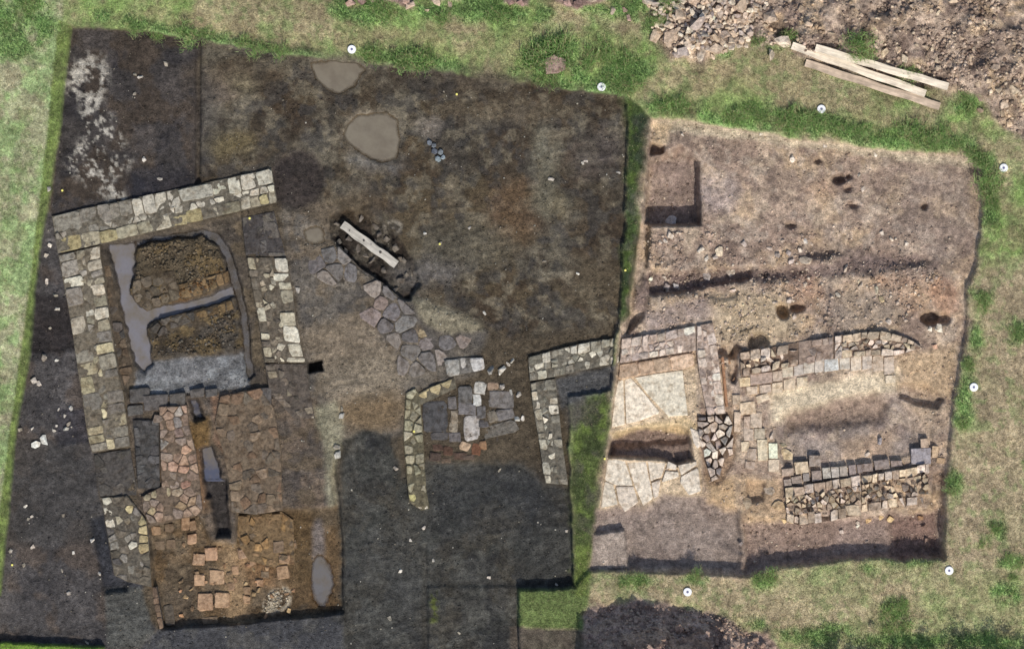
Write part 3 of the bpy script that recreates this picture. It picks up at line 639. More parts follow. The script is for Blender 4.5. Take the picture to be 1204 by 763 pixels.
def coursed(t, A, B, z, fa, fb, la, lb, col, r=8, keep=.9, gap=.5, th=.16, zj=.012, colb=None, corecol=None, zbot=-.45, brk=None, brb=None, rag=False, rnd=.12, corez=.022, tilt=.012, miss=.03, jit=.6, facerag=0, core=True):
    """One stretch of wall between edge lines A and B: a facing course on each edge and rubble between."""
    at = lambda u, v: tuple(along(A, u) * (1 - v) + along(B, u) * v)
    ln = lambda L: sum(math.hypot(b[0] - a[0], b[1] - a[1]) for a, b in zip(L, L[1:]))
    outline = list(A) + list(B)[::-1]
    if core:
        me, cc = core_mesh(outline, z - corez, zbot - .05)
        o = link('mortar_core', me, M_CORE, t, corecol); o.location = (wx(cc[0]) - t.location[0], wy(cc[1]) - t.location[1], -t.location[2])
    def face(L, mean, f, side, bk):
        if bk is None:
            bk = [0.0]; W_ = ln(L)
            while bk[-1] < 1: bk.append(bk[-1] + mean / W_ * random.uniform(.6, 1.45))
            bk[-1] = 1.0
            if len(bk) > 2 and bk[-1] - bk[-2] < .4 * mean / W_: bk.pop(-2)
        for a, b in zip(bk, bk[1:]):
            if random.random() < miss: continue
            f0 = f * random.uniform(.78, 1.15); f1 = f0 * random.uniform(.9, 1.1); e = random.uniform(-.015, .015); sk = (b - a) * random.uniform(-.1, .1)
            q = [(a, e), (b, e), (b + sk, f1), ((a + b) / 2, max(f0, f1) * 1.03), (a + sk, f0)]
            q = [at(min(max(u, 0), 1), v if side == 0 else 1 - v) for u, v in q]
            if area(q) < 0: q = q[::-1]
            q = inset(q, gap)
            if facerag and random.random() < facerag: q = ragged(q) if len(q) > 2 else q
            if len(q) < 3: continue
            cb = colb if (side == 1 and colb is not None) else col
            xy = at((a + b) / 2, 0 if side == 0 else 1); put_stone('stone', q, z + random.gauss(0, zj), th, vary(cb(*xy) if callable(cb) else cb, .12), t, bev=.5, jit=jit, tilt=tilt, rnd=rnd)
    if fa: face(A, la, fa, 0, brk)
    if fb: face(B, lb, fb, 1, brb)
    n = max(8, int(ln(A) / 8)); va = fa * .98; vb = 1 - fb * .98
    if vb - va > .08:
        inner = [at(i / n, va) for i in range(n + 1)] + [at(i / n, vb) for i in range(n, -1, -1)]
        S = fillseeds(inner, [], r, 2600, .8)
        for s_, q in zip(S, cells(inner, S, gap, r * .5)):
            if len(q) < 3 or abs(area(q)) < 7 or random.random() > keep: continue
            if rag: q = ragged(q)
            if len(q) < 3: continue
            put_stone('stone', q, z - .012 + random.gauss(0, zj * 1.5), th, vary(col(*s_) if callable(col) else col, .16), t, bev=.5, jit=jit, tilt=tilt * 1.6, rnd=rnd)
LW = c(166, 158, 138); LG = c(128, 122, 112); LT = c(168, 154, 118); LD = c(86, 82, 78); LWW = c(196, 190, 172); BR = c(120, 106, 86)
# corner wall of the heated room: top arm and long left arm, one L-shaped wall
LWALL = [(61, 254.5), (91, 247), (229, 218), (319, 198.5), (326, 238), (240, 258), (118, 287), (117.5, 302), (120, 319), (126, 354.5), (134, 405), (139.5, 443), (145, 463), (153, 525),
         (108, 532), (103, 513), (94, 452), (80, 369), (68, 298)]
sA = [(78, 260, LG), (105, 253, LG), (120.6, 249.6, LG), (134, 248.6, LG), (147, 246.5, LG), (160, 243, LG), (173.7, 240, LW), (185.6, 237, LW), (202.4, 236, LW), (219, 227.5, LWW), (236, 224, LWW), (256, 220, LWW), (273, 221, LW), (290, 213, LWW), (309, 212, LWW),
      (90, 267.5), (106, 277, LW), (116.4, 269.6), (129, 276, LW), (143, 270, LW), (153, 269, LW), (171, 264), (179, 266), (193, 262), (212, 257, LT), (228, 252, LT), (247, 250, LT), (266, 243, LT), (275, 241, LT), (289, 239, LT), (302, 237, LT), (311, 235, LT), (320.6, 230), (156, 258), (263, 233), (295, 229),
      (78.7, 282, LG), (89, 290.5), (105, 297, LWW), (76.6, 302, LG), (79, 312.6, LG), (93, 308, LG), (108, 304, LWW), (108, 319, LW), (86, 330), (104, 338, LW), (83, 344), (83, 353), (94, 349), (105, 349.3), (83, 363), (106, 358.7, LWW), (114, 357, LWW), (121.7, 349), (96.5, 366), (87, 380, LWW), (95, 384, LWW), (108, 373.4, LW), (107, 387, LWW), (116.4, 387), (90, 397.5, LWW), (99.6, 397.5), (116.4, 398.6, LT), (92, 404), (104, 408, LG), (121.7, 411, LT), (118.5, 418.5, LT), (94.4, 418.5, LG), (96.5, 428, LG), (119.6, 428, LT), (109, 430, LWW), (134, 428, LT), (97.5, 437.4, LG), (114, 440.5, LW), (128, 436, LT), (99.6, 446, LG),
      (107, 454), (131, 456, c(190, 180, 120)), (100.7, 456), (103, 468), (110, 463.6), (138.5, 469, LT), (129, 472.7, LT), (105, 490, LW), (113, 484.6, LT), (122.7, 484.6, LT), (135, 481.5, LT), (143.7, 490, LT), (107, 499, LW), (110, 506.6, LWW), (132, 503.5, LT), (144.7, 499, LT), (148, 514, LW), (113, 521), (139, 519)]
t = thing('stone_wall', 'pale lichen-spotted limestone corner wall around the flooded duct room, long left arm', 'wall', 110, 330, -.42)
TA = [(61, 254.5), (91, 247), (229, 218), (319, 198.5)]; TB = [(68, 298), (118, 287), (240, 258), (326, 238)]
brk = [(x - 61) / 258 for x in (61, 93, 113, 128, 139, 154, 166, 181, 195, 209, 248, 266, 281, 299, 319)]; brb = [(x - 68) / 258 for x in (68, 96, 118, 139, 164, 181, 203, 221, 240, 258, 284, 296, 307, 317, 326)]
coursed(t, TA, TB, -.20, .47, .34, 16, 16, lambda x, y: c(132, 126, 114) if x < 150 else c(172, 166, 150) if x < 250 else c(184, 178, 160), 7.5, .9, .55, corecol=c(104, 98, 86), colb=lambda x, y: random.choice([c(152, 144, 122), c(166, 154, 116), c(160, 152, 134)]), brk=brk, brb=brb, zbot=-.42, miss=0)
TA = [(68.5, 300), (82, 372), (94, 452), (103, 513), (108, 532)]; TB = [(117.5, 289), (118, 302), (126, 354.5), (139.5, 443), (145, 463), (153, 525)]
lwc = lambda x, y: random.choice([c(168, 160, 142), c(136, 130, 120), c(184, 178, 160), c(150, 142, 122)]) if y < 400 else random.choice([c(132, 126, 112), c(160, 150, 122), c(112, 106, 96), c(178, 168, 136)])
coursed(t, TA, TB, -.20, .42, .38, 15, 13, lwc, 7.5, .85, .6, corecol=c(108, 100, 86), zbot=-.42, miss=.05)
LW2 = [(109, 534), (153, 528), (160, 574), (160, 582), (117.5, 584)]
wall('dark wet stub of wall footing below the limestone corner wall', 'wall', LW2, -.24, -.42, [(114, 545.5), (118.5, 555), (117.5, 565), (150, 545), (146, 558), (122, 575)], 12, c(82, 78, 72), c(76, 72, 68), .55, .7)
CW = [(118, 585), (150, 582), (172, 612), (174, 625), (176, 655), (178, 690), (150, 684), (134, 676), (122, 603)]
sC = [(126, 590.5, LWW), (126, 603, LWW), (131, 613.5, LWW), (140, 612, LW), (168, 624, LT), (167, 633, LT), (168, 645, LT), (156, 641, LWW), (128, 626, LD), (138.5, 660, LD), (143, 592), (152, 600, LT), (165, 612, LT)]
wall('grey stone wall with a few chalky white blocks beside the brick-stack room', 'wall', CW, -.2, -.6, sC, 7.6, lambda x, y: random.choice([LG, c(104, 96, 84), c(120, 112, 96)]), c(92, 86, 76), .75, .7)
HW = [(178, 690), (184, 690), (192, 738), (187, 740), (180, 712)]
DWALL = [(284, 256), (322, 249), (330, 280), (337, 308), (345, 350), (349, 384), (360.5, 430), (363, 455), (370, 492), (352, 492), (317, 462), (311, 426), (305, 384), (290, 313)]
sD = [(328, 316, LWW), (330, 329, LWW), (334, 345, LWW), (339.5, 361, LWW), (339.5, 380, c(186, 190, 190)), (293, 319, LW), (313, 353, LWW), (326, 362, LWW), (331, 376.6, LWW), (314, 384, LWW), (311, 396.5, LWW), (316, 414, c(206, 202, 184)), (306, 368, LW), (302, 351, LW), (353, 435, LWW), (356, 451, LW), (347, 445), (322, 340, LW), (309, 321, LD), (304, 305, LWW), (330, 303, c(110, 100, 92)), (313, 269.6, LD), (290, 276, LD), (289, 290, LD), (318, 290, c(60, 58, 58)), (349, 483, LW), (362, 470, LD), (365, 486, LD)]
t = thing('stone_wall', 'mortared wall faced with white stones along the right side of the duct room', 'wall', 325, 370, -.42)
dcl = lambda x, y: random.choice([c(92, 88, 84), c(80, 76, 74), c(104, 98, 90)])
coursed(t, [(284, 256), (289, 300)], [(322, 249), (336, 302)], -.26, .4, .4, 15, 15, dcl, 9, .8, .6, corecol=c(70, 66, 64), zbot=-.42, miss=.1)
wc = lambda x, y: random.choice([c(196, 190, 170), c(182, 174, 152), c(204, 200, 182), c(160, 152, 132)]) if y < 395 else random.choice([c(120, 110, 94), c(180, 172, 152), c(100, 92, 82)])
mc = lambda x, y: random.choice([c(124, 114, 98), c(104, 96, 84), c(150, 140, 120), c(186, 178, 156)])
coursed(t, [(290, 303), (305, 384), (311, 426)], [(337, 303), (345, 350), (349, 384), (359, 426)], -.22, .22, .38, 12, 14, mc, 6, .8, .55, corecol=c(98, 90, 78), zbot=-.42, miss=.06, colb=wc)
coursed(t, [(311.5, 428), (317, 462), (345, 492)], [(360, 428), (363, 455), (370, 492)], -.25, .3, .34, 13, 12, lambda x, y: random.choice([c(108, 98, 86), c(94, 86, 76), c(130, 120, 102)]), 8, .4, .7, corecol=c(88, 80, 72), zbot=-.42, miss=.25, colb=lambda x, y: random.choice([c(186, 178, 158), c(112, 104, 92), c(140, 130, 112)]))
wall('brown stone lining between the long left wall and the flooded duct', 'stonework', [(119, 312), (129, 312), (135, 350), (145, 388), (155, 436), (146, 456), (138, 430), (127, 358)], -.38, -.5, [], 10, lambda x, y: random.choice([c(96, 82, 66), c(84, 78, 72), c(104, 90, 74)]), c(80, 70, 58), .8, .6, name='duct_lining')
# edging stones of the two floor islands between the ducts
def edging(label, outline, seeds, z, col, r=10, gap=.8, name='duct_pier', keep=0, core=None):
    return wall(label, 'stonework', outline, z, z - .22, seeds, r, col, core if core is not None else c(80, 70, 56), keep, gap, .2, .012, name, None, fill=False, jit=.7)
IE1 = [(156, 330), (175, 324), (204, 318), (208, 335), (240, 326), (268, 318), (270, 331), (240, 346), (200, 355), (172, 366), (158, 355), (154, 342)]
sI1 = [(172, 359), (183.5, 353.5), (194, 350), (203.5, 346), (217, 343), (230, 339), (240, 334.6), (249, 332), (257.7, 328), (265, 326), (163.6, 353.5), (174, 346), (182, 343), (192, 341), (161.5, 338), (172, 331), (184.6, 331), (199, 326), (205, 336), (214, 334), (248, 324), (228, 331)]
edging('brown earth pier edged with orange-brown stones, upper one between the flooded ducts', IE1, sI1, -.36, lambda x, y: c(118, 98, 70) if x > 205 else c(98, 88, 74))
IE2 = [(173, 387), (190, 374), (240, 363), (271, 352), (276, 364), (240, 374), (212, 384), (200, 392), (184, 396)]
sI2 = [(182.5, 385), (193, 376), (203, 384), (208, 373), (216, 378), (224, 369), (236, 369), (249, 364), (260, 359), (269, 358), (190, 390)]
edging('grey-brown earth pier edged with grey stones, lower one between the flooded ducts', IE2, sI2, -.37, lambda x, y: c(90, 84, 76) if x < 230 else c(104, 86, 60))
# dark block course at the furnace end of the room
t = thing('block_course', 'row of dark wet squared blocks across the furnace mouth', 'stonework', 195, 472, -.36)
for x, y, w_, h_ in [(163.6, 464.7, 23, 16), (182.5, 473, 28, 18), (207.7, 470, 18, 15), (158, 482.5, 18, 11), (231, 462, 16, 10), (248, 462, 14, 9), (311, 466, 15, 20)]:
    put_stone('block', [(x - w_ / 2, y - h_ / 2 + 1), (x + w_ / 2, y - h_ / 2 - 1), (x + w_ / 2 + .5, y + h_ / 2 - 1), (x - w_ / 2 + .5, y + h_ / 2 + 1)], -.28, .14, vary(c(88, 84, 80)), t, rnd=.06)
RED = [(187, 478), (220, 476), (222, 500), (230, 530), (234, 560), (238, 600), (232, 606), (176, 616), (168, 600), (166, 584), (190, 572), (188, 520)]
sR = [(184.6, 493), (210, 483.6, c(165, 156, 145)), (209, 496, c(137, 132, 125)), (197, 489), (212, 510, c(127, 109, 100)), (193, 522, LG), (218, 527.6, c(181, 147, 121)), (197, 537, c(135, 120, 107)), (202, 548.6, c(164, 135, 116)), (202, 561, c(135, 122, 107)), (216, 542, c(183, 153, 128)), (215, 553, c(176, 142, 120)), (225.5, 559, c(132, 113, 99)), (218, 568.5, c(162, 128, 108)), (208, 578, c(164, 149, 126)), (195, 578, c(158, 146, 120)), (182.5, 582, c(149, 140, 115)), (172, 584, c(134, 125, 105)), (180, 600, c(160, 145, 113)), (196, 600, c(158, 138, 105)), (212, 594, c(149, 128, 103)), (226, 590, c(159, 137, 112))]
wall('heat-reddened stone cheek on the left of the water-filled furnace flue', 'wall', RED, -.22, -.5, sR, 8, lambda x, y: random.choice([c(141, 121, 104), c(156, 132, 112), c(128, 114, 102)]), c(104, 90, 76), .92, .5)
GP = [(156, 494), (186, 494), (188, 574), (162, 574)]
wall('dark grey cobbled footing left of the reddened furnace cheek', 'paving', GP, -.26, -.42, [], 9, c(82, 80, 78), c(70, 68, 66), .85, .6, name='cobbled_footing')
RC = [(258, 466), (306, 456), (322, 480), (330, 530), (332, 600), (300, 605), (272, 602), (268, 560), (262, 530), (252, 500)]
sRC = [(296, 537), (310, 535), (318, 540), (292, 557), (308, 557), (320, 556), (284, 530), (276, 540), (280, 515), (262, 480)]
wall('low brown stone platform on the right of the water-filled furnace flue', 'paving', RC, -.26, -.42, sRC, 8.5, lambda x, y: random.choice([c(104, 94, 82), c(120, 104, 86), c(112, 92, 74)]), c(106, 92, 76), .65, .5, name='stone_platform', zj=.02)
RC2 = [(276, 606), (300, 606), (330, 602), (344, 612), (346, 664), (322, 668), (292, 660), (278, 640)]
wall('tumbled brown stones at the head of the brick-stack room', 'stonework', RC2, -.55, -.66, [(303, 626, c(160, 142, 104)), (285, 612), (320, 640), (333, 657), (296, 615), (285, 626)], 8, lambda x, y: random.choice([c(120, 98, 72), c(104, 90, 72), c(140, 112, 76)]), c(116, 96, 70), .75, .6, name='stone_spread', zj=.03, rag=True)
# brick stacks (hypocaust pilae), each a stack of square tiles
def pila(px, py, w_, h_, rot, courses, col, lab):
    zf = float(zat(px, py)) - .035
    t = thing('brick_stack', lab, 'brick stack', px, py, zf, 'brick stacks on the sunken floor'); t.rotation_euler.z = rot
    hh = .055
    for k in range(courses):
        a = w_ / 2 * random.uniform(.94, 1.04); b = h_ / 2 * random.uniform(.94, 1.04); dx = random.uniform(-.5, .5); dy = random.uniform(-.5, .5)
        me, cc = stone_mesh('brick', [(-a + dx, -b + dy), (a + dx, -b + dy), (a + dx, b + dy), (-a + dx, b + dy)], 0, hh * .92, bev=.5, tilt=.01, jit=.9, rnd=.07)
        o = link('brick', me, M_BRICK, t, vary(col, .1)); o.location = (wx(cc[0] + CX) if 0 else cc[0] * M_PX, -cc[1] * M_PX, hh * (k + 1)); o.rotation_euler.z = random.uniform(-.06, .06)
OB = c(170, 140, 112); OB2 = c(146, 120, 94); OB3 = c(110, 94, 76)
for px, py, w_, h_, k, cc, lab in [(182, 625, 9, 10, 2, OB2, 0), (197, 621, 11, 10, 2, OB3, 1), (186, 642, 10, 10, 1, OB3, 1), (200, 640, 10, 9, 1, OB3, 1), (224.5, 634, 11, 11, 2, OB, 0), (216, 615.6, 9, 16, 2, OB2, 0), (225, 618, 7, 12, 2, OB2, 0), (232.5, 658, 14, 13, 2, OB, 0), (247, 652, 14, 15, 2, OB, 0), (233.5, 683, 13, 14, 2, OB, 0), (254, 679.6, 17, 18, 2, OB, 0), (240, 709, 17, 19, 2, OB, 0), (260, 707, 17, 17, 2, OB, 0), (285, 652, 13, 12, 2, OB, 0), (299.6, 648, 8, 9, 2, c(200, 128, 76), 0), (332, 673, 14, 14, 3, OB2, 0), (333, 657.5, 13, 11, 3, OB2, 0), (327, 643, 13, 14, 3, OB3, 1), (289, 696, 8, 9, 2, OB2, 0), (289, 706, 9, 8, 2, OB2, 0), (304, 686, 8, 8, 2, OB2, 0), (245, 730, 18, 9, 1, OB3, 1), (270, 690, 9, 9, 1, OB2, 0), (276, 672, 8, 9, 1, OB2, 0), (316, 662, 9, 9, 1, OB3, 1), (296, 664, 8, 8, 1, OB2, 0), (311, 676, 9, 8, 1, OB3, 1), (343, 641, 9, 10, 1, OB3, 1), (318, 630, 9, 9, 1, OB2, 0), (286, 634, 9, 8, 2, OB2, 0), (342, 660, 8, 9, 1, OB3, 1)]:
    pila(px, py, w_, h_, random.uniform(-.12, .2), k, cc, ('large ' if w_ > 15 else 'small ' if w_ < 10 else '') + ('%s fired-brick square stack standing on the brown sunken floor' % ('two-tile orange' if k > 1 else 'single-tile orange'), 'dull brown square brick stack low on the brown sunken floor')[lab])
t = thing('floor_slab', 'long grey-brown slab lying flat in the corner of the sunken floor', 'slab', 195, 726, -.7)
put_stone('slab', [(189, 713), (202, 711), (205, 735), (194, 737)], -.6, .12, c(92, 84, 74), t)
wall('low brick edge on the left side of the sunken brick-stack room', 'wall', HW, -.30, -.6, row(181, 694, 189, 735, 5), 8, c(112, 94, 78), c(86, 78, 70), 1, .5)
# flagged drain and clay paving in the middle
FP = [(360, 302), (384, 290), (400, 290), (424, 316), (452, 334), (488, 366), (506, 394), (556, 392), (562, 408), (520, 434), (484, 446), (460, 438), (468, 416), (448, 394), (424, 374), (406, 346), (380, 332), (362, 320)]
wall('worn grey flagstones curving from the plank pit towards the small cell', 'paving', FP, -.275, -.4, [(475.5, 381, c(126, 122, 117)), (449, 355.6, c(133, 119, 110)), (438, 342, c(135, 126, 117)), (437, 374, c(137, 124, 117)), (461, 367, c(115, 110, 108)), (413, 321, c(110, 106, 103)), (483, 396, c(106, 101, 99)), (503, 401, c(117, 110, 106)), (499, 390, c(169, 153, 124)), (504, 425, c(110, 106, 101)), (428, 352, c(124, 117, 110)), (390, 300, c(103, 99, 97)), (370, 310, c(108, 103, 101)), (527, 404, c(117, 112, 108)), (545, 399, c(131, 119, 110)), (482, 412, c(112, 108, 103)), (470, 430, c(117, 110, 103)), (492, 437, c(122, 115, 106)), (395, 318, c(112, 108, 103)), (403, 300, c(119, 115, 110))], 15, lambda x, y: random.choice([c(122, 115, 108), c(112, 107, 104), c(130, 121, 112)]), c(84, 78, 70), .7, .8, th=.14, zj=.015, name='flag_paving', piece='flagstone', rnd=.22, wr=5, v=.07, jit=.9, corez=.04)
# small cell in the middle: wall with slabs and blocks
GW = [(477, 462), (488, 456), (493, 464), (497, 500), (499, 540), (501, 575), (505, 598), (495, 600), (481, 590), (478, 560), (474, 512)]
sG = [(484, 464), (488, 476), (488, 489), (491, 503), (479, 512, LW), (492, 515), (492, 526, LW), (481, 529), (482, 540), (494, 540), (481, 553), (490, 553), (494, 563), (484, 572), (490, 574), (498, 577), (486, 586, c(168, 160, 110)), (499.6, 593, LWW)]
wall('narrow yellowish stone wall, left side of the small flagged cell', 'wall', GW, -.22, -.40, sG, 8, lambda x, y: random.choice([c(152, 146, 122), c(138, 132, 112)]), c(98, 92, 74), .6, .8)
GW2 = [(490, 464), (505, 455), (534, 444), (537, 456), (512, 468), (495, 476)]
wall('short run of tan stones angled across the head of the flagged cell', 'wall', GW2, -.22, -.40, [(500, 464, LT), (513, 459, LT), (526, 452, LT)], 8, c(140, 130, 106), c(100, 94, 80), .4, .7)
BS = [(522, 424), (540, 421), (568, 420), (570, 434), (548, 439), (526, 443)]
wall('long pale grey dressed block lying above the flagged cell', 'block', BS, -.2, -.36, [(533, 432, c(168, 164, 154)), (547, 431, c(172, 168, 160)), (560, 428, c(178, 176, 170))], 20, c(170, 166, 158), c(110, 106, 100), 0, .25, name='dressed_block', fill=False, bev=1.2)
CELL = [(497, 478), (520, 468), (540, 452), (600, 446), (612, 470), (616, 500), (610, 545), (505, 546)]
t = thing('cell_floor', 'flagged floor of mixed grey and white slabs in the small cell', 'paving', 555, 495, -.42)
me, cc = core_mesh(CELL, -.335, -.5, .02); o = link('bedding', me, M_CORE, t, c(74, 68, 62)); o.location = (wx(cc[0]) - t.location[0], wy(cc[1]) - t.location[1], .42)
for x, y, w_, h_, rot, cc in [(547, 464.7, 17, 20, 2, c(100, 98, 96)), (564.7, 456, 14, 15, 8, c(176, 172, 162)), (561.5, 470, 11, 14, 0, c(186, 184, 176)), (549, 481, 21, 14, 4, c(116, 112, 110)), (532, 474, 10, 15, 0, c(104, 100, 98)), (534, 490, 9, 15, 0, c(132, 122, 106)), (533, 502.5, 11, 11, 10, c(142, 132, 116)), (535, 514, 14, 12, 0, c(104, 98, 96)), (555, 503.5, 19, 29, -3, c(168, 162, 154)), (565.7, 484.6, 11, 15, 0, c(104, 100, 98)), (569, 498, 12, 9, 0, c(90, 86, 84)), (590, 470, 30, 20, 5, c(112, 108, 104)), (594, 487, 22, 12, -12, c(104, 100, 96)), (579, 490, 12, 13, -15, c(122, 114, 102)), (588, 505, 44, 15, -14, c(108, 104, 96)), (512, 490, 30, 36, 0, c(74, 72, 72)), (517.5, 513, 22, 9, 0, c(84, 80, 78)), (547, 525, 13, 10, 20, c(172, 150, 124)), (580, 454, 14, 8, 0, c(150, 130, 110)), (515, 526, 12, 8, 0, c(84, 66, 56)), (527, 530, 12, 10, 10, c(88, 66, 54)), (541, 536, 16, 8, 0, c(82, 68, 58)), (512, 537, 14, 10, 0, c(78, 66, 58)), (560, 528, 12, 14, 10, c(112, 78, 58)), (568, 524, 9, 10, 0, c(128, 100, 76)), (524, 541, 12, 7, 0, c(96, 82, 70)), (552, 538, 14, 6, 0, c(90, 78, 68))]:
    a, b = w_ / 2, h_ / 2; th_ = math.radians(rot); q = [(-a, -b), (a * .9, -b), (a, b * .8), (a * .7, b), (-a * .9, b), (-a, b * .2)]
    put_stone('slab', [(x + u * math.cos(th_) - v * math.sin(th_), y + u * math.sin(th_) + v * math.cos(th_)) for u, v in q], -.27 + random.uniform(-.015, .02), .14, vary(cc, .05), t, bev=1.0, jit=.8)
# L wall of the bath suite, left of the baulk
HWL = [(621, 420), (650, 412), (690, 402), (729, 397), (728, 427), (700, 432), (653, 443), (657, 480), (661, 520), (668, 570), (655, 575), (641, 568), (634, 520), (627, 480), (623, 447)]
sH = [(627, 428), (635.7, 420.6), (650, 417.5, LW), (663, 415.4, LW), (672, 413), (682, 408), (692, 403, LW), (697.5, 410, LWW), (688, 418.5, LWW), (719.6, 405, LWW), (709, 405), (658.7, 436, LW), (667, 434, LW), (677.6, 432, LW), (688, 430, LW), (699.6, 428, LW), (709, 427, LW), (716.4, 425, LW), (724, 424, LW), (630, 451, LWW), (647, 449, LWW), (631.5, 461), (645, 467, LW), (651, 476, LW), (653.5, 494, LW), (656, 503.5, LW), (655.6, 515, LW), (657.7, 526.6, LW), (660, 539, LW), (654.5, 554), (664, 554, LW), (659, 565), (630, 490), (634, 515, LWW), (638, 545)]
t = thing('stone_wall', 'grey-white rubble wall turning a corner beside the mossy turf strip', 'wall', 660, 460, -.36)
hc = lambda x, y: random.choice([c(142, 137, 122), c(126, 121, 108), c(168, 162, 144), c(190, 183, 165)])
coursed(t, [(621, 420), (650, 412), (690, 402), (729, 397)], [(623, 448), (653, 443), (700, 432), (728, 427)], -.17, .36, .36, 11, 9.5, hc, 6.5, .75, .6, corecol=c(104, 99, 88), zbot=-.36, miss=.18)
coursed(t, [(623.5, 450), (627, 480), (634, 520), (641, 568)], [(653, 445), (657, 480), (661, 520), (668, 570)], -.17, .3, .38, 11, 10, hc, 6.5, .65, .6, corecol=c(104, 99, 88), zbot=-.36, miss=.3, colb=hc)
# bath suite in the dry right-hand trench
PK = c(204, 188, 172); PK2 = c(184, 168, 156); PKW = c(216, 203, 186)
R1 = [(731, 398), (760, 394), (800, 386), (838, 379.5), (842, 400), (849, 459), (853, 486), (832, 489), (824, 470), (820, 440), (816, 413), (770, 420), (729, 427)]
sR1 = row(733, 405, 820, 389, 7, 1.2) + row(732, 421, 812, 407, 9, 1.2) + [(736, 401, PKW), (758, 400, PKW), (825, 385), (834.6, 387), (836.7, 398.6), (836.7, 408), (838, 419.6), (844, 433), (844, 448), (846, 461), (848, 474), (822, 419.6), (824, 428), (825, 437), (826, 449), (828, 460), (831, 472), (834, 483)]
t = thing('stone_wall', 'pinkish mortared wall with dressed facing stones turning down beside the flagged floor', 'wall', 800, 420, -.42)
pc = lambda x, y: random.choice([PK, PK2, c(176, 158, 144), PKW])
coursed(t, [(731, 398), (760, 394), (800, 386), (818, 383)], [(729, 427), (770, 420), (818, 412)], -.12, .42, .3, 12, 9, pc, 5.6, .85, .5, corecol=c(168, 150, 136), zbot=-.42, miss=.06)
coursed(t, [(819, 383), (819, 413), (823, 445), (832, 488)], [(838, 379.5), (842, 400), (849, 459), (853, 486)], -.11, .36, .42, 10, 12, pc, 5.6, .8, .5, corecol=c(168, 150, 136), zbot=-.42, miss=.05, colb=lambda x, y: random.choice([PKW, PK, c(196, 180, 164)]))
R1b = [(820, 490), (856, 487), (863, 500), (862, 535), (852, 540), (846, 563), (836, 566), (829, 540), (822, 520)]
wall('tumbled unmortared end of the pinkish wall with open dark joints', 'wall', R1b, -.12, -.55, [(855, 494, PKW), (858, 508, PKW), (832, 505, PKW), (836, 524, PKW), (830, 515)], 7.5, lambda x, y: random.choice([PK, PKW, PK2]), c(112, 94, 80), .97, .5, th=.3, zj=.045, tilt=.04, corez=.16, rag=True, rnd=0)
wall('low tan plastered ledge along the foot of the pinkish wall', 'ledge', [(729, 429), (770, 422), (815, 414), (817, 430), (803, 434), (770, 439), (727, 446)], -.20, -.36, [(742, 436), (760, 433), (780, 429), (800, 425)], 30, c(192, 166, 140), c(190, 164, 138), 0, .3, name='plaster_ledge', fill=False)
# narrow clay pipe standing proud beside the wall
def tube(name, pts, r, mat, parent=None, col=None, n=8):
    V = []; F = []
    for i, p in enumerate(pts):
        p = Vector(p); d = (Vector(pts[min(i + 1, len(pts) - 1)]) - Vector(pts[max(i - 1, 0)])).normalized(); sd_ = d.cross(Vector((0, 0, 1))).normalized(); u = sd_.cross(d)
        for k in range(n):
            a = 2 * math.pi * k / n; V.append(p + sd_ * r * math.cos(a) + u * r * math.sin(a))
    for i in range(len(pts) - 1):
        for k in range(n): F.append((i * n + k, i * n + (k + 1) % n, (i + 1) * n + (k + 1) % n, (i + 1) * n + k))
    F.append(tuple(range(n))[::-1]); F.append(tuple((len(pts) - 1) * n + k for k in range(n)))
    me = bpy.data.meshes.new(name); me.from_pydata([tuple(v) for v in V], [], F); me.update()
    return link(name, me, mat, parent, col)
o = tube('clay_pipe', [(wx(849.5), wy(420), -.22), (wx(851.5), wy(445), -.21), (wx(854.5), wy(478), -.22)], .045, M_BRICK, None, c(168, 128, 98)); tag(o, 'thin reddish clay pipe running along the pinkish wall', 'pipe')
# flagged floors
t = thing('flagged_floor', 'large cream flagstones of the bath floor above the oblong hole', 'paving', 765, 468, -.34)
CR = c(218, 206, 186)
for q in ([(726, 448), (733, 446), (735, 499), (719, 503), (722, 470)], [(734.5, 446), (742, 444), (758, 462), (776.5, 486), (755, 494), (736, 499)], [(743.5, 444), (772, 439), (803, 435), (806, 460), (809, 488), (785, 490), (776, 483), (760, 462)]):
    put_stone('flagstone', inset(q, .35), -.245 + random.uniform(-.005, .005), .12, vary(CR, .03, .015), t, mat=M_SLAB, bev=.5, jit=.4, tilt=.004, rnd=.05)
t = thing('flagged_floor', 'cream flagstones of the bath floor below the oblong hole', 'paving', 765, 568, -.34)
for q in ([(714, 540), (734, 538), (745, 570.6), (724, 570.6), (711, 564)], [(711, 565.5), (721.7, 570), (727, 592.6), (706, 597)], [(724, 571.5), (745, 571.5), (751, 590.5), (735, 602), (728, 592)], [(735.5, 538.5), (759.5, 542), (768, 586), (756, 594.7), (746, 571)], [(761, 541.5), (783.5, 543), (778, 561), (764.7, 566)], [(765.7, 567.5), (777, 564), (774, 584), (769, 586)], [(785.6, 542), (796, 546.5), (795, 553), (783.5, 551)], [(782.5, 553), (798, 555), (798, 561), (778, 567.5)], [(797, 546.5), (819, 542), (820, 546.5), (801, 559)], [(801, 560), (821, 549.6), (824.5, 578), (810, 582), (800, 567.5)], [(811, 503), (824, 508), (828, 522), (820, 528), (815, 520)]):
    put_stone('flagstone', inset(q, .35), -.245 + random.uniform(-.008, .008), .12, vary(c(208, 196, 178), .07, .012), t, mat=M_SLAB, bev=.5, jit=.4, tilt=.005, rnd=.05)
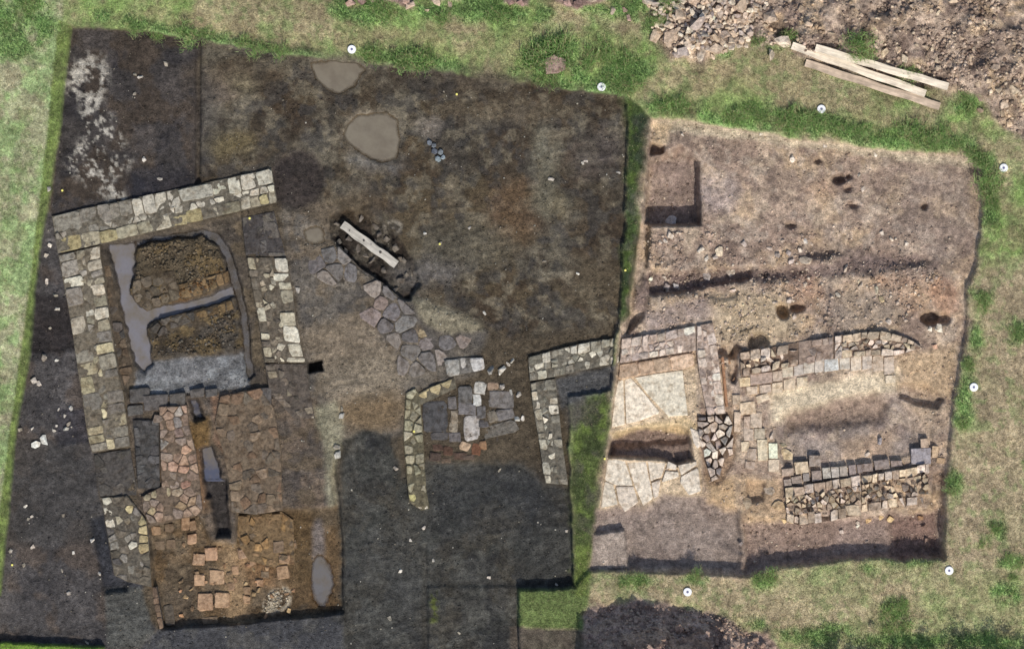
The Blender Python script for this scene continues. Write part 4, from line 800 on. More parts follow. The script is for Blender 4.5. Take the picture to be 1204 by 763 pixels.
# apse: curved wall, pavers and thick rubble wall
R3 = [(869, 414), (886, 411), (903, 409), (934, 403), (960, 399), (982.5, 395), (1018, 390), (1035, 389), (1052, 392), (1069, 398.5), (1083, 407), (1076, 412), (1065, 414), (1050, 418.5), (1037, 418), (982, 422), (934, 431), (900, 437), (871, 443)]
sR3 = row(872, 417, 938, 407, 6, 1) + [(986, 400, PKW), (999, 398), (1011, 396), (1023, 394.5), (1035, 394), (1047, 396.5), (1057, 400), (1066, 405, c(212, 192, 160)), (1075, 408)] + row(982, 418, 1050, 414, 6, .8) + row(878, 437, 936, 427, 7, 1)
t = thing('stone_wall', 'curved apse wall of tan rubble with neat facing stones', 'wall', 970, 412, -.42)
ac = lambda x, y: random.choice([PK, c(188, 170, 146), c(170, 152, 134), c(202, 184, 156)])
coursed(t, [(869, 414), (886, 411), (903, 409), (938, 402.5)], [(871, 443), (900, 437), (938, 430)], -.10, .38, .3, 12, 9, ac, 6.2, .9, .6, corecol=c(120, 102, 88), zbot=-.42, corez=.08, zj=.025, tilt=.025, rag=True, facerag=.3, miss=.05)
coursed(t, [(939, 402), (960, 399), (980, 395.5)], [(939, 430), (960, 426), (980, 422)], -.17, .35, .3, 11, 10, lambda x, y: random.choice([c(150, 134, 122), c(162, 144, 130)]), 8, .5, .6, corecol=c(146, 128, 114), zbot=-.42, miss=.35)
coursed(t, [(981, 395), (1018, 390), (1035, 389), (1052, 392), (1069, 398.5), (1083, 407)], [(981, 422), (1020, 418.5), (1037, 418), (1050, 418.5), (1065, 415), (1078, 411)], -.10, .34, .3, 11.5, 10.5, ac, 5.8, .95, .5, corecol=c(128, 110, 96), zbot=-.42, corez=.06, zj=.02, tilt=.02, rag=True, miss=.02)
t = thing('paver_row', 'row of squared grey-cream paving blocks along the inner face of the curved wall', 'paving', 960, 436, -.36)
for x, y, w_, h_, cc in [(875.5, 449, 13, 11, c(196, 174, 140)), (895, 445, 26, 13, c(160, 142, 128)), (914, 442, 12, 12, c(176, 160, 142)), (926, 437, 13, 13, c(182, 170, 152)), (939, 435, 12, 13, c(170, 160, 148)), (951, 432, 13, 14, c(176, 168, 154)), (963, 430, 11, 16, c(172, 162, 150)), (977.5, 429, 17, 15, c(184, 182, 178)), (993, 427, 12, 15, c(180, 172, 158)), (1006.3, 427, 12.5, 18, c(184, 174, 156)), (1019.5, 426, 12, 17, c(180, 170, 156)), (1032.5, 427, 12.5, 19, c(176, 160, 142)), (1045.5, 429.5, 12.5, 21, c(180, 164, 148)), (1047, 446, 12, 10, c(196, 180, 156)), (914, 456, 13, 13, c(190, 172, 148)), (928, 452, 14, 14, c(192, 174, 150)), (900, 457, 14, 10, c(178, 160, 142)), (943, 449, 13, 12, c(196, 178, 152)), (884, 459, 13, 10, c(184, 166, 146))]:
    sl_ = -.12 * w_ / 2
    put_stone('paving_block', inset([(x - w_ / 2, y - h_ / 2 - sl_), (x + w_ / 2, y - h_ / 2 + sl_), (x + w_ / 2 + .3, y + h_ / 2 + sl_), (x - w_ / 2 + .3, y + h_ / 2 - sl_)], .3), -.2 + random.uniform(-.012, .012), .14, vary(np.minimum(cc * 1.14, .85), .05), t, mat=M_SLAB, bev=.4, rnd=0, jit=.35, tilt=.006)
t = thing('paver_row', 'squared cream paving blocks stepping down the left side of the apse', 'paving', 890, 510, -.36)
for x, y, w_, h_, rot, cc in [(867, 496, 8, 24, 2, c(182, 164, 144)), (879, 480, 19, 15, -6, c(188, 168, 144)), (889, 494, 14, 18, 0, c(180, 164, 146)), (893, 510, 13, 13, 0, c(176, 162, 142)), (896.5, 529, 12, 25, -2, c(198, 182, 156)), (909, 530, 11, 18, 0, c(226, 212, 186)), (910, 547.5, 13, 15, 0, c(196, 178, 152)), (880, 511, 12, 14, 0, c(178, 160, 140)), (876, 525, 10, 12, 0, c(196, 178, 150)), (884, 534, 11, 14, 0, c(166, 150, 134)), (897, 468, 16, 9, -20, c(196, 178, 152)), (878, 497, 8, 16, 0, c(176, 158, 140)), (882, 547, 12, 10, 5, c(160, 144, 128)), (866, 470, 10, 12, 0, c(170, 152, 132))]:
    a, b = w_ / 2 - .3, h_ / 2 - .3; th_ = math.radians(rot)
    put_stone('paving_block', [(x + u * math.cos(th_) - v * math.sin(th_), y + u * math.sin(th_) + v * math.cos(th_)) for u, v in ((-a, -b), (a, -b), (a, b), (-a, b))], -.2 + random.uniform(-.012, .02), .16, vary(np.minimum(cc * 1.14, .85), .05), t, mat=M_SLAB, bev=.4, rnd=0, jit=.4, tilt=.008)
t = thing('paver_row', 'row of small grey paving blocks along the top of the thick rubble wall', 'paving', 1000, 555, -.45)
for x, y, w_, h_, rot, cc in [(926, 555, 14, 9, -5, c(168, 150, 132)), (942.6, 549.6, 16, 14, -8, c(186, 168, 142)), (958, 542, 14, 14, 0, c(150, 138, 126)), (937, 564, 13, 9, -8, c(146, 132, 120)), (926, 567, 9, 9, -8, c(160, 146, 134)), (948, 561, 8, 10, -6, c(142, 132, 124)), (960.5, 559, 12, 13, -5, c(146, 132, 122)), (972, 556, 10, 13, -5, c(168, 160, 150)), (982, 555, 9.5, 13, -5, c(172, 164, 154)), (992, 554, 10, 13, -5, c(160, 148, 136)), (1002.5, 552, 9, 12, -5, c(136, 124, 118)), (1011, 551, 7, 11, -5, c(134, 122, 116)), (1020, 549.6, 13, 10, -4, c(140, 126, 118)), (1037, 546, 18, 12, -6, c(140, 128, 120)), (1054.5, 545, 14, 8, -4, c(140, 126, 118)), (1083, 536, 24, 19, -2, c(148, 140, 142)), (1087, 521, 10, 11, -3, c(178, 158, 136)), (1099.6, 531, 8, 14, 5, c(176, 152, 124)), (1106, 541, 10, 7, 10, c(170, 144, 116))]:
    a, b = w_ / 2 - .35, h_ / 2 - .35; th_ = math.radians(rot)
    put_stone('paving_block', [(x + u * math.cos(th_) - v * math.sin(th_), y + u * math.sin(th_) + v * math.cos(th_)) for u, v in ((-a, -b), (a, -b), (a, b), (-a, b))], -.21 + random.uniform(-.012, .012), .2, vary(np.minimum(cc * 1.1, .85), .06), t, mat=M_SLAB, bev=.4, rnd=0, jit=.4, tilt=.008)
R7 = [(922.7, 574), (960, 567), (1000, 561), (1039, 555), (1067, 550.6), (1093, 544), (1099, 573), (1092, 593), (1050, 597), (1014, 602), (1008, 606), (970, 613), (938, 617), (930, 612), (920, 606)]
sR7 = row(924, 578, 1092, 549, 15, .8) + row(930, 611, 1006, 601, 9, .8) + row(1016, 597, 1090, 588, 7, .8) + [(1020, 598, c(204, 184, 148)), (1030, 596, c(198, 178, 146))]
t = thing('stone_wall', 'thick open-jointed rubble wall of broken tan stones at the foot of the apse', 'wall', 1005, 582, -.6)
rc_ = lambda x, y: random.choice([PK, c(192, 174, 148), c(166, 148, 130), c(206, 186, 158)])
coursed(t, [(922.7, 574), (960, 567), (1000, 561), (1012, 559)], [(925, 613), (938, 617), (970, 613), (1012, 605)], -.15, .25, .26, 10, 10.5, rc_, 5.4, .97, .35, corecol=c(92, 76, 66), zbot=-.6, corez=.13, zj=.03, tilt=.035, rag=True, rnd=0, th=.22, facerag=.3, jit=.6)
coursed(t, [(1013, 559), (1039, 555), (1067, 550.6), (1093, 544)], [(1013, 603), (1050, 597), (1092, 593)], -.15, .24, .26, 10.5, 11, rc_, 5.4, .97, .35, corecol=c(92, 76, 66), zbot=-.6, corez=.13, zj=.03, tilt=.035, rag=True, rnd=0, th=.22, facerag=.3, jit=.6)

# ------------------------------------------------------------------ loose rocks
def rock_variant(seed, n=11, flat=.55):
    rng = random.Random(seed); bm = bmesh.new()
    for k in range(n):
        a = rng.uniform(0, 2 * math.pi); h = rng.uniform(-1, 1); r = math.sqrt(1 - h * h)
        bm.verts.new((r * math.cos(a) * rng.uniform(.8, 1.15), r * math.sin(a) * rng.uniform(.65, .95), h * flat * rng.uniform(.8, 1.1)))
    res = bmesh.ops.convex_hull(bm, input=bm.verts)
    loose = [v for v in bm.verts if not v.link_faces]
    bmesh.ops.delete(bm, geom=loose, context='VERTS')
    bmesh.ops.recalc_face_normals(bm, faces=bm.faces)
    me = bpy.data.meshes.new('loose_stone'); bm.to_mesh(me); bm.free(); me.materials.append(M_STONE); return me
JOIN = {}
ROCKS = [rock_variant(s) for s in range(14)]; SLABS = [rock_variant(100 + s, 13, .3) for s in range(8)]
LAND = {'dark': [(100, 100, 'the white mortar patches'), (75, 350, 'the outer face of the corner wall'), (72, 495, 'the black square hollow'), (60, 640, 'the lower lawn corner'), (115, 660, 'the narrow black slot'), (470, 690, 'the lower step in the black soil'), (600, 640, 'the cut corner of turf'), (690, 200, 'the turf strip'), (530, 275, 'the plank pit'), (400, 505, 'the pale clay ridge'), (595, 455, 'the flagged cell'), (350, 341, 'the white-studded wall'), (600, 340, 'the sandy ridge'), (500, 570, 'the narrow cell wall'), (180, 200, 'the top arm of the corner wall')],
        'dry': [(785, 270, 'the square pit'), (845, 300, 'the pit side of the gully'), (935, 295, 'the rubbly middle of the gully'), (1040, 345, 'the reddish burnt soil'), (1100, 390, 'the deep hole by the trench end'), (930, 365, 'the twin dark holes'), (1040, 280, 'the far end of the gully'), (960, 185, 'the grassy upper edge'), (890, 600, 'the broken end of the thick rubble wall'), (1040, 610, 'the lower face of the thick rubble wall'), (920, 525, 'the apse paving blocks'), (1060, 500, 'the grey square slab'), (855, 430, 'the clay pipe'), (875, 640, 'the sunken earth floor')],
        'tuft': [(230, 42, 'the upper edge of the dark trench'), (330, 58, 'the puddle end of the dark trench'), (490, 72, 'the middle of the upper trench edge'), (650, 70, 'the bare earth block'), (715, 75, 'the head of the turf strip'), (790, 128, 'the corner of the dry trench'), (880, 138, 'the upper lip of the dry trench'), (960, 144, 'a survey target above the dry trench'), (1080, 162, 'the far upper lip of the dry trench'), (1160, 220, 'the rounded trench corner'), (1010, 64, 'the timber planks'), (1135, 120, 'the plank ends'), (785, 15, 'the rubble heap'), (450, 8, 'the stones heading the lawn'), (585, 18, 'the bare patches heading the lawn'), (25, 10, 'the open lawn corner'), (1145, 450, 'the long side of the dry trench'), (1190, 640, 'the open dry turf'), (820, 680, 'the lower trench edge'), (1055, 720, 'the shaded lower boundary')]}
def near(kind, x, y): return min(LAND[kind], key=lambda q: (q[0] - x) ** 2 + (q[1] - y) ** 2)[2]
def loose(px, py, r, col, label, group, z=None, slab=False, tilt=.35, sink=.45, rot=None, join=None):
    me = random.choice(SLABS if slab else ROCKS); o = link('loose_stone', me, None, None, vary(col, .12))
    R = r * M_PX
    o.scale = (R, R * random.uniform(.85, 1.1), R * random.uniform(.8, 1.1)); o.rotation_euler = (random.gauss(0, tilt), random.gauss(0, tilt), rot if rot is not None else random.uniform(0, 6.28))
    zz = (float(zat(px, py)) if z is None else z)
    o.location = (wx(px), wy(py), zz + R * (.3 if slab else .55) * (1 - sink)); tag(o, label, 'stone', group)
    if join:
        from mathutils import Matrix, Euler
        mw = Matrix.LocRotScale(o.location, o.rotation_euler, o.scale); J = JOIN.setdefault(join, ([], [], [])); k0 = len(J[0])
        J[0].extend([tuple(mw @ v.co) for v in me.vertices]); J[1].extend([tuple(i + k0 for i in p.vertices) for p in me.polygons]); J[2].extend([tuple(o.color[:3])] * len(me.vertices))
        bpy.data.objects.remove(o); return None
    return o
# the stone pile
PILE = [(745, -12), (760, 8), (774, 24), (765, 34), (776, 44), (790, 62), (812, 70), (832, 72), (850, 62), (880, 55), (885, 30), (900, 10), (905, -12)]
placed = []
rng = np.random.RandomState(5)
for px, py, r in [(772, 42, 8), (789, 46, 9), (818, 30, 11), (826, 66, 9), (803, 62, 7), (797, 64, 6), (905, 65, 7), (921, 50, 9), (906, 22, 10), (760, 2, 8), (840, 58, 8), (870, 10, 10), (815, 2, 10), (800, 20, 9)]: placed.append((px, py, r))
for _ in range(22000):
    x = rng.uniform(742, 908); y = rng.uniform(-12, 74)
    if len(placed) > 330: break
    r = rng.choice([3.2, 4.0, 4.8, 5.6, 6.6], p=[.36, .28, .17, .12, .07])
    if all((x - q[0]) ** 2 + (y - q[1]) ** 2 > ((r + q[2]) * .66) ** 2 for q in placed) and inside(PILE, x, y) < -1: placed.append((x, y, r))
for x, y, r in placed:
    loose(x, y, r * 1.3, random.choice([c(206, 188, 166), c(190, 172, 154), c(216, 200, 178), c(174, 160, 150), c(200, 178, 154)]), 'broken tan stone in the heap of quarried rubble on the grass', 'stones of the rubble heap', slab=random.random() < .3, tilt=.4, sink=.35 + random.uniform(-.35, .2), join='rubble_chips' if r < 4.7 else None)
# loose stones on the earth spoil heap
for x, y, r in [(1038, 63, 7), (1055, 58, 5), (1062, 70, 7), (1077, 78, 6), (1084, 82, 7), (1100, 82, 6), (1100, 72, 5), (1115, 4, 8), (1070, 10, 5), (1083, 38, 5), (1022, 50, 5), (1026, 62, 8), (1054, 60, 6), (1168, 80, 7), (1138, 70, 6), (1190, 106, 9), (1150, 116, 6), (1152, 130, 5), (1180, 125, 8), (1170, 128, 7), (1178, 134, 6), (1185, 146, 7), (1160, 98, 6), (1148, 100, 6), (1172, 108, 6), (1178, 141, 4), (1092, 16, 4), (1100, 18, 4), (1200, 120, 6), (1010, 20, 4), (990, 12, 5), (965, 18, 4), (950, 30, 6), (975, 40, 5), (1000, 36, 4), (1095, 60, 5), (1120, 88, 5), (1134, 84, 4), (1143, 60, 4), (1050, 30, 4), (940, 12, 5), (1128, 46, 4), (1165, 30, 4), (1190, 60, 5), (1160, 60, 4), (1075, 55, 4), (1086, 58, 5), (1192, 141, 4)]:
    loose(x, y, r * .95, random.choice([c(190, 170, 146), c(200, 182, 156), c(170, 150, 130)]), ('large ' if r > 6 else 'small ' if r < 5 else '') + 'loose stone on the brown spoil ' + ('just behind the timber planks' if x < 1110 and y > 45 else 'below the plank ends' if y > 90 else 'high on the heap'), 'stones on the spoil beyond the planks', tilt=.3)
for x, y, r in [(412, 4, 8), (425, 1, 8), (475, 3, 9), (483, 9, 7), (440, 2, 6), (502, 13, 4), (512, 2, 8), (530, 4, 6), (600, 3, 7), (612, 6, 6), (668, 4, 7), (680, 8, 8), (695, 2, 7), (721, 15, 6), (735, 12, 5), (740, 22, 5)]:
    loose(x, y, r, random.choice([c(176, 150, 138), c(160, 132, 122), c(190, 170, 150)]), 'pinkish loose stone on the bare patches at the head of the lawn', 'stones at the head of the lawn', tilt=.25)
for x, y, r in [(797, 737, 8), (800, 752, 9), (762, 757, 6), (770, 737, 5), (748, 727, 5), (812, 746, 5), (830, 744, 6), (850, 748, 6), (842, 753, 6), (824, 730, 4), (815, 737, 5), (788, 740, 5), (760, 740, 4), (856, 758, 5), (870, 757, 5), (895, 757, 5), (888, 750, 4), (735, 752, 4), (722, 740, 4), (705, 752, 5), (848, 738, 4), (835, 756, 4), (778, 748, 4)]:
    loose(x, y, r, c(170, 146, 130), 'brown stone half buried in the shaded spoil heap beyond the lower turf edge', 'stones in the lower spoil heap', tilt=.3)
# loose stones in the dry trench
for x, y, r, cc in [(788, 277, 6, PKW), (783, 283, 4, PKW), (777, 284, 3, PKW), (825, 293, 6, PKW), (847, 296, 7, c(206, 190, 164)), (875, 287, 5, PK), (840, 302, 5, PK), (831, 305, 4, PK), (790, 258, 9, c(190, 184, 178)), (948, 307, 9, c(186, 172, 152)), (860, 319, 7, PKW), (832, 323, 7, c(160, 150, 144)), (862, 341, 5, PK), (996, 315, 6, c(190, 174, 154)), (1030, 342, 6, c(204, 194, 170)), (1011, 336, 5, PK), (985, 347, 4, PKW), (1037, 352, 5, c(196, 176, 140)), (1044, 379, 5, PKW), (1104, 386, 6, PKW), (1094, 387, 4, PKW), (1100, 407, 5, c(196, 160, 136)), (947, 282, 5, PKW), (955, 286, 4, PK), (921, 283, 4, PK), (940, 294, 4, PK), (928, 298, 5, PK2), (915, 300, 5, PK2), (905, 293, 4, PK2), (930, 308, 5, PK2), (765, 327, 4, PKW), (782, 327, 4, PKW), (795, 336, 5, c(186, 180, 174)), (785, 337, 6, c(164, 152, 146)), (1037, 274, 4, PKW), (1049, 282, 4, PK), (1066, 287, 4, PKW), (1015, 222, 4, PK), (933, 188, 5, PKW), (970, 172, 4, PKW), (1029, 182, 4, PKW), (928, 354, 5, PK), (934, 372, 4, PK), (912, 356, 4, PK), (879, 592, 8, c(196, 176, 148)), (905, 578, 8, c(186, 170, 150)), (883, 610, 5, c(190, 164, 132)), (915, 595, 9, c(190, 166, 134)), (903, 612, 6, c(190, 164, 134)), (922, 612, 6, c(206, 180, 136)), (930, 614, 5, c(206, 180, 136)), (1009, 618, 4, PKW), (1022, 612, 5, c(206, 176, 130)), (1035, 608, 6, c(214, 184, 136)), (1048, 610, 6, c(206, 180, 136)), (1084, 610, 5, c(196, 160, 124)), (1088, 622, 6, c(140, 116, 104)), (1092, 640, 7, c(140, 118, 106)), (1010, 615, 4, PK), (991, 625, 4, PK2), (1021, 637, 3, PK2), (921, 524, 5, c(210, 194, 160)), (926, 535, 9, c(200, 180, 146)), (908, 512, 5, PK), (1035, 520, 6, c(170, 166, 166)), (1020, 534, 4, PK), (1010, 206, 3, PKW), (872, 640, 4, PK2), (803, 160, 3, PKW), (895, 158, 4, PKW), (896, 410, 5, PKW), (858, 425, 5, c(166, 132, 104)), (862, 447, 5, c(160, 128, 104)), (852, 432, 4, c(170, 140, 110))]:
    loose(x, y, r, cc, ('broad tan slab' if r > 6 else 'tan stone' if r > 4 else 'small tan stone') + ' loose in dry soil near ' + near('dry', x, y), 'loose stones in the dry trench', tilt=.25, slab=r > 6)
# pale stones in the wet trench, its soil colour darkened for overcast light
for x, y, r in [(41, 522, 6.5), (52, 517, 7)]: loose(x, y, r, c(226, 222, 212), 'large bright white stone, one of two lying side by side', 'pair of bright white stones', slab=True, tilt=.1)
for x, y, r in [(55, 331, 4), (64, 347, 4), (67, 364, 4), (51, 420, 5), (66, 424, 3), (58, 386, 3), (39, 447, 6), (45, 451, 4), (82, 480, 4), (68, 482, 3), (80, 499, 3.5), (77, 504, 4), (63, 507, 3), (75, 489, 3), (66, 500, 2.5), (33, 610, 3), (37, 607, 3), (38, 643, 4), (12, 648, 4), (27, 664, 3), (73, 670, 3), (81, 697, 4), (108, 635, 4), (117, 675, 4), (74, 606, 3), (29, 595, 3), (86, 650, 3), (102, 755, 3), (23, 505, 4), (38, 504, 3), (54, 300, 4), (58, 222, 4), (59, 288, 4), (195, 75, 4), (165, 91, 4), (158, 88, 3), (158, 110, 3), (170, 188, 4), (188, 210, 4), (470, 671, 3.5), (458, 727, 4), (509, 659, 3), (575, 679, 3), (666, 624, 3), (540, 744, 3), (498, 620, 3), (483, 635, 3), (655, 688, 3), (648, 211, 4), (685, 192, 3), (689, 190, 3), (552, 268, 3), (500, 274, 3), (727, 203, 3), (588, 553, 3), (402, 490, 5), (402, 480, 4), (398, 536, 6), (397, 525, 5), (600, 462, 4), (610, 465, 4.5), (607, 493, 4.5), (614, 491, 4), (602, 424, 4), (598, 428, 3.5), (591, 436, 7), (578, 436, 7), (590, 455, 5), (465, 551, 3.5), (350, 341, 5), (640, 308, 3), (680, 322, 3), (570, 368, 3), (518, 285, 3)]:
    loose(x, y, r, random.choice([c(196, 190, 178), c(178, 170, 158), c(150, 142, 128)]), ('pale stone' if r > 3.6 else 'small pale stone') + ' loose on dark soil near ' + near('dark', x, y), 'pale stones on the dark soil', tilt=.2, join='pale_chips' if r < 3.6 else None)
t = thing('slate_cluster', 'cluster of blue-grey blocks set in the brown soil below the shallow puddle', 'stonework', 513, 178, -.3)
for x, y, w_, h_, cc in [(505, 168, 7, 6, c(108, 114, 122)), (510, 171, 6, 6, c(120, 126, 132)), (511, 178, 8, 7, c(96, 102, 112)), (518, 179, 7, 7, c(118, 126, 132)), (515, 187, 8, 7, c(142, 154, 158)), (521, 185, 5, 6, c(150, 160, 164))]:
    put_stone('block', ell(x, y, w_ / 2, h_ / 2, 30, 6), -.22, .14, cc, t, jit=.3)
for k in range(46):
    x, y = random.uniform(210, 346), random.uniform(636, 728)
    if inside(HYP, x, y) > -4: continue
    loose(x, y, random.uniform(2.6, 4.6), random.choice([c(164, 128, 96), c(146, 118, 90), c(120, 100, 78), c(176, 150, 112)]), 'broken brick and stone fragment between the brick stacks on the sunken floor', 'fragments between the brick stacks', tilt=.2, join='brick_rubble')
# stones lining the plank pit
for k, (x, y, r) in enumerate([(410, 282, 5), (420, 292, 6), (430, 300, 5), (436, 306, 6), (444, 292, 4), (450, 302, 5), (440, 284, 4), (470, 330, 6), (478, 322, 4), (428, 284, 4), (412, 272, 4), (452, 318, 5), (465, 340, 5), (424, 256, 5), (440, 266, 6), (454, 280, 5), (466, 292, 6), (476, 306, 5), (484, 320, 5), (398, 284, 5), (406, 296, 5), (446, 276, 4), (470, 304, 4), (395, 264, 4)]):
    loose(x, y, r, c(112, 104, 94), 'dull grey stone in the dark pit beneath the white plank', 'stones in the plank pit', tilt=.2)

for nm, lb in (('rubble_chips', 'smaller broken stones filling the heap of quarried rubble'), ('pale_chips', 'small white stone chips dotted over the wet soil darkened for overcast light'), ('brick_rubble', 'broken brick crumbs strewn between the brick stacks')):
    J = JOIN[nm]; me = bpy.data.meshes.new(nm); me.from_pydata(J[0], [], [f for f in J[1]]); at_ = me.color_attributes.new('Col', 'FLOAT_COLOR', 'POINT')
    at_.data.foreach_set('color', np.concatenate([np.array(J[2]), np.ones((len(J[2]), 1))], 1).astype(np.float32).ravel()); me.update(); tag(link(nm, me, M_RUB), lb, None, None, 'stuff')
# pebbles and clods too small to count
def scatter(name, label, N_, poly, rmin, rmax, cols, seed, mul=None, gm=None):
    rng = np.random.RandomState(seed); P = np.array(poly, float); x0, y0 = P.min(0); x1, y1 = P.max(0)
    X = rng.uniform(x0, x1, N_); Y = rng.uniform(y0, y1, N_); k = sdist(poly, X, Y) < -2
    k &= fbm(X, Y, 40, seed, 4) > rng.uniform(.3, .62, N_); k &= (samp(GR, X, Y) < .4) & (samp(SM, X, Y) < rng.uniform(.3, 1.15, N_))
    X, Y = X[k], Y[k]; n = len(X)
    R = (rmin + (rmax - rmin) * rng.rand(n) ** 3) * M_PX; zz = zat(X, Y)
    base = np.array([(1, 0, 0), (0, 1, 0), (-1, 0, 0), (0, -1, 0), (0, 0, .7), (0, 0, -.6)], float)
    a = rng.uniform(0, 6.28, n); ca, sa = np.cos(a), np.sin(a)
    B = base[None] * rng.uniform(.6, 1.2, (n, 6, 1)) * R[:, None, None]; B[:, :, 1] *= rng.uniform(.6, 1, n)[:, None]
    V = np.stack([B[..., 0] * ca[:, None] - B[..., 1] * sa[:, None] + wx(X)[:, None], B[..., 0] * sa[:, None] + B[..., 1] * ca[:, None] + wy(Y)[:, None], B[..., 2] + (zz + R * .25)[:, None]], -1)
    F0 = np.array([(0, 1, 4), (1, 2, 4), (2, 3, 4), (3, 0, 4), (1, 0, 5), (2, 1, 5), (3, 2, 5), (0, 3, 5)])
    F = (F0[None] + 6 * np.arange(n)[:, None, None]).reshape(-1, 3)
    pal = np.array(cols); ci = rng.randint(0, len(pal), n); C = pal[ci] * rng.uniform(.75, 1.2, (n, 1))
    gc = samp(COL, X, Y); loc = rng.rand(n, 1) < (.93 if N_ > 30000 else .6); C = np.where(loc, gc * rng.uniform(.6, 1.6, (n, 1)), C)
    me = npmesh(name, V.reshape(-1, 3), F, np.clip(np.repeat(C, 6, 0), .005, .85))
    tag(link(name, me, M_RUB), label, None, None, 'stuff')
scatter('pebbles', 'fine pale pebbles and crumbs on the wet soil darkened for overcast light', 42000, LEFT, .45, 1.7, [c(150, 144, 130), c(120, 112, 98), c(96, 88, 78), c(190, 184, 170)], 3)
scatter('soil_clods', 'small clods and stone chips on the dry trench soil', 11000, RIGHT, .5, 2.3, [c(190, 172, 152), c(164, 146, 130), c(206, 190, 170), c(130, 112, 100)], 4)
scatter('spoil_rubble', 'small stones and clods all over the spoil and rubble heaps', 15000, [(742, -14), (772, 45), (790, 68), (830, 74), (862, 56), (930, 60), (1010, 92), (1110, 104), (1175, 150), (1218, 165), (1218, -14)], .8, 4.2, [c(186, 166, 146), c(160, 140, 124), c(200, 182, 158), c(120, 102, 90)], 6)
scatter('heap_clods', 'clods and chips on the lower spoil heap', 5000, [(688, 720), (742, 704), (850, 722), (900, 752), (930, 784), (688, 784)], .6, 3.2, [c(160, 140, 126), c(130, 112, 102), c(180, 160, 142)], 9)
scatter('gully_rubble', 'rubble strewn along the gully across the dry trench', 5000, [(760, 270), (960, 275), (1090, 300), (1120, 340), (1060, 385), (960, 395), (850, 405), (860, 440), (760, 395)], .8, 3.6, [c(186, 168, 150), c(160, 142, 128), c(200, 184, 164)], 12)
scatter('pier_rubble', 'small brown rubble packed over the two earth piers', 2200, IS1, .8, 3.4, [c(100, 90, 74), c(84, 76, 62), c(112, 100, 82)], 15)
scatter('pier_rubble', 'small grey rubble on the lower earth pier', 1500, IS2, .8, 3.2, [c(96, 90, 80), c(80, 74, 66)], 16)
scatter('stone_crumbs', 'crushed white mortar and crumbs beside the brick stacks', 1500, ell(324, 708, 21, 14, -35), .6, 2.2, [c(196, 186, 166), c(170, 158, 134), c(130, 118, 94)], 14)

# ------------------------------------------------------------------ water
def puddle(name, label, poly, z, mat):
    P = np.array(poly, float); x0, y0 = P.min(0); x1, y1 = P.max(0); st = 1.5
    gx, gy = np.meshgrid(np.arange(x0, x1 + st, st), np.arange(y0, y1 + st, st)); dep = z - zat(gx, gy); ok = (sdist(poly, gx, gy) < 0)
    idx = -np.ones(gx.shape, int); cellok = (ok[:-1, :-1] & ok[1:, :-1] & ok[1:, 1:] & ok[:-1, 1:]) & (np.maximum.reduce([dep[:-1, :-1], dep[1:, :-1], dep[1:, 1:], dep[:-1, 1:]]) > -.004)
    use = np.zeros(gx.shape, bool)
    for a_, b_ in ((slice(0, -1), slice(0, -1)), (slice(1, None), slice(0, -1)), (slice(1, None), slice(1, None)), (slice(0, -1), slice(1, None))): use[a_, b_] |= cellok
    idx[use] = np.arange(use.sum()); jj, ii = np.nonzero(cellok)
    F = np.stack([idx[jj, ii], idx[jj + 1, ii], idx[jj + 1, ii + 1], idx[jj, ii + 1]], -1)
    V = np.stack([wx(gx[use]), wy(gy[use]), np.full(use.sum(), z)], -1); d = np.clip(dep[use], 0, 1)
    me = npmesh(name, V, F, np.stack([d, d, d], -1)); tag(link(name, me, mat), label, None, None, 'structure')
MUD = m_water('muddy_water', c(128, 120, 105), .25); GREY = m_water('still_grey_water', c(122, 120, 124), .2); DEEP = m_water('dark_flue_water', c(84, 88, 104), .15)

for k, lab in (('big', 'wide shallow muddy puddle on the brown soil'), ('top', 'muddy puddle close under the upper trench edge'), ('small', 'small muddy puddle beside the duct room wall')):
    P_ = PUD[k]; mx_ = sum(p[0] for p in P_) / len(P_); my_ = sum(p[1] for p in P_) / len(P_)
    puddle('puddle', lab, [(mx_ + (x - mx_) * 1.25, my_ + (y - my_) * 1.25) for x, y in P_], -.343, MUD)
def grow(P, d):
    return inset(P, -d) if 0 else [(x, y) for x, y in P]
for d in DUCTS[:1]: puddle('puddle', 'still grey water filling the left duct', [(124, 286), (162, 280), (166, 300), (158, 330), (170, 362), (180, 384), (182, 430), (167, 440), (150, 430), (146, 388), (139, 368), (131, 330)], -.555, GREY)
puddle('puddle', 'still grey water filling the middle duct', [(163, 360), (200, 351), (240, 344), (270, 331), (278, 351), (240, 366), (200, 375), (174, 386)], -.553, GREY)
puddle('puddle', 'thin grey water in the right-hand duct', [(160, 279), (200, 271), (240, 264), (258, 270), (274, 285), (280, 309), (287, 334), (295, 373), (299, 418), (304, 442), (288, 450), (280, 418), (277, 373), (268, 336), (261, 304), (252, 291), (236, 280), (200, 287), (163, 295)], -.557, m_water('thin_silty_water', c(104, 102, 102), .5))
puddle('puddle', 'dark water standing in the furnace flue', [(232, 524), (254, 520), (264, 545), (266, 568), (236, 568)], -.61, DEEP)
puddle('puddle', 'shallow blue-grey water in the lower flue', [(240, 580), (272, 580), (280, 640), (246, 640)], -.72, m_water('shallow_flue_water', c(84, 82, 80), .55))
puddle('puddle', 'dark water in the small slot at the furnace mouth', [(218, 468), (234, 466), (243, 494), (226, 497)], -.63, DEEP)
puddle('puddle', 'grey puddle in the corner of the sunken brick-stack room', ell(378, 682, 23, 42, -4), -.712, m_water('grey_puddle_water', c(112, 110, 110)))

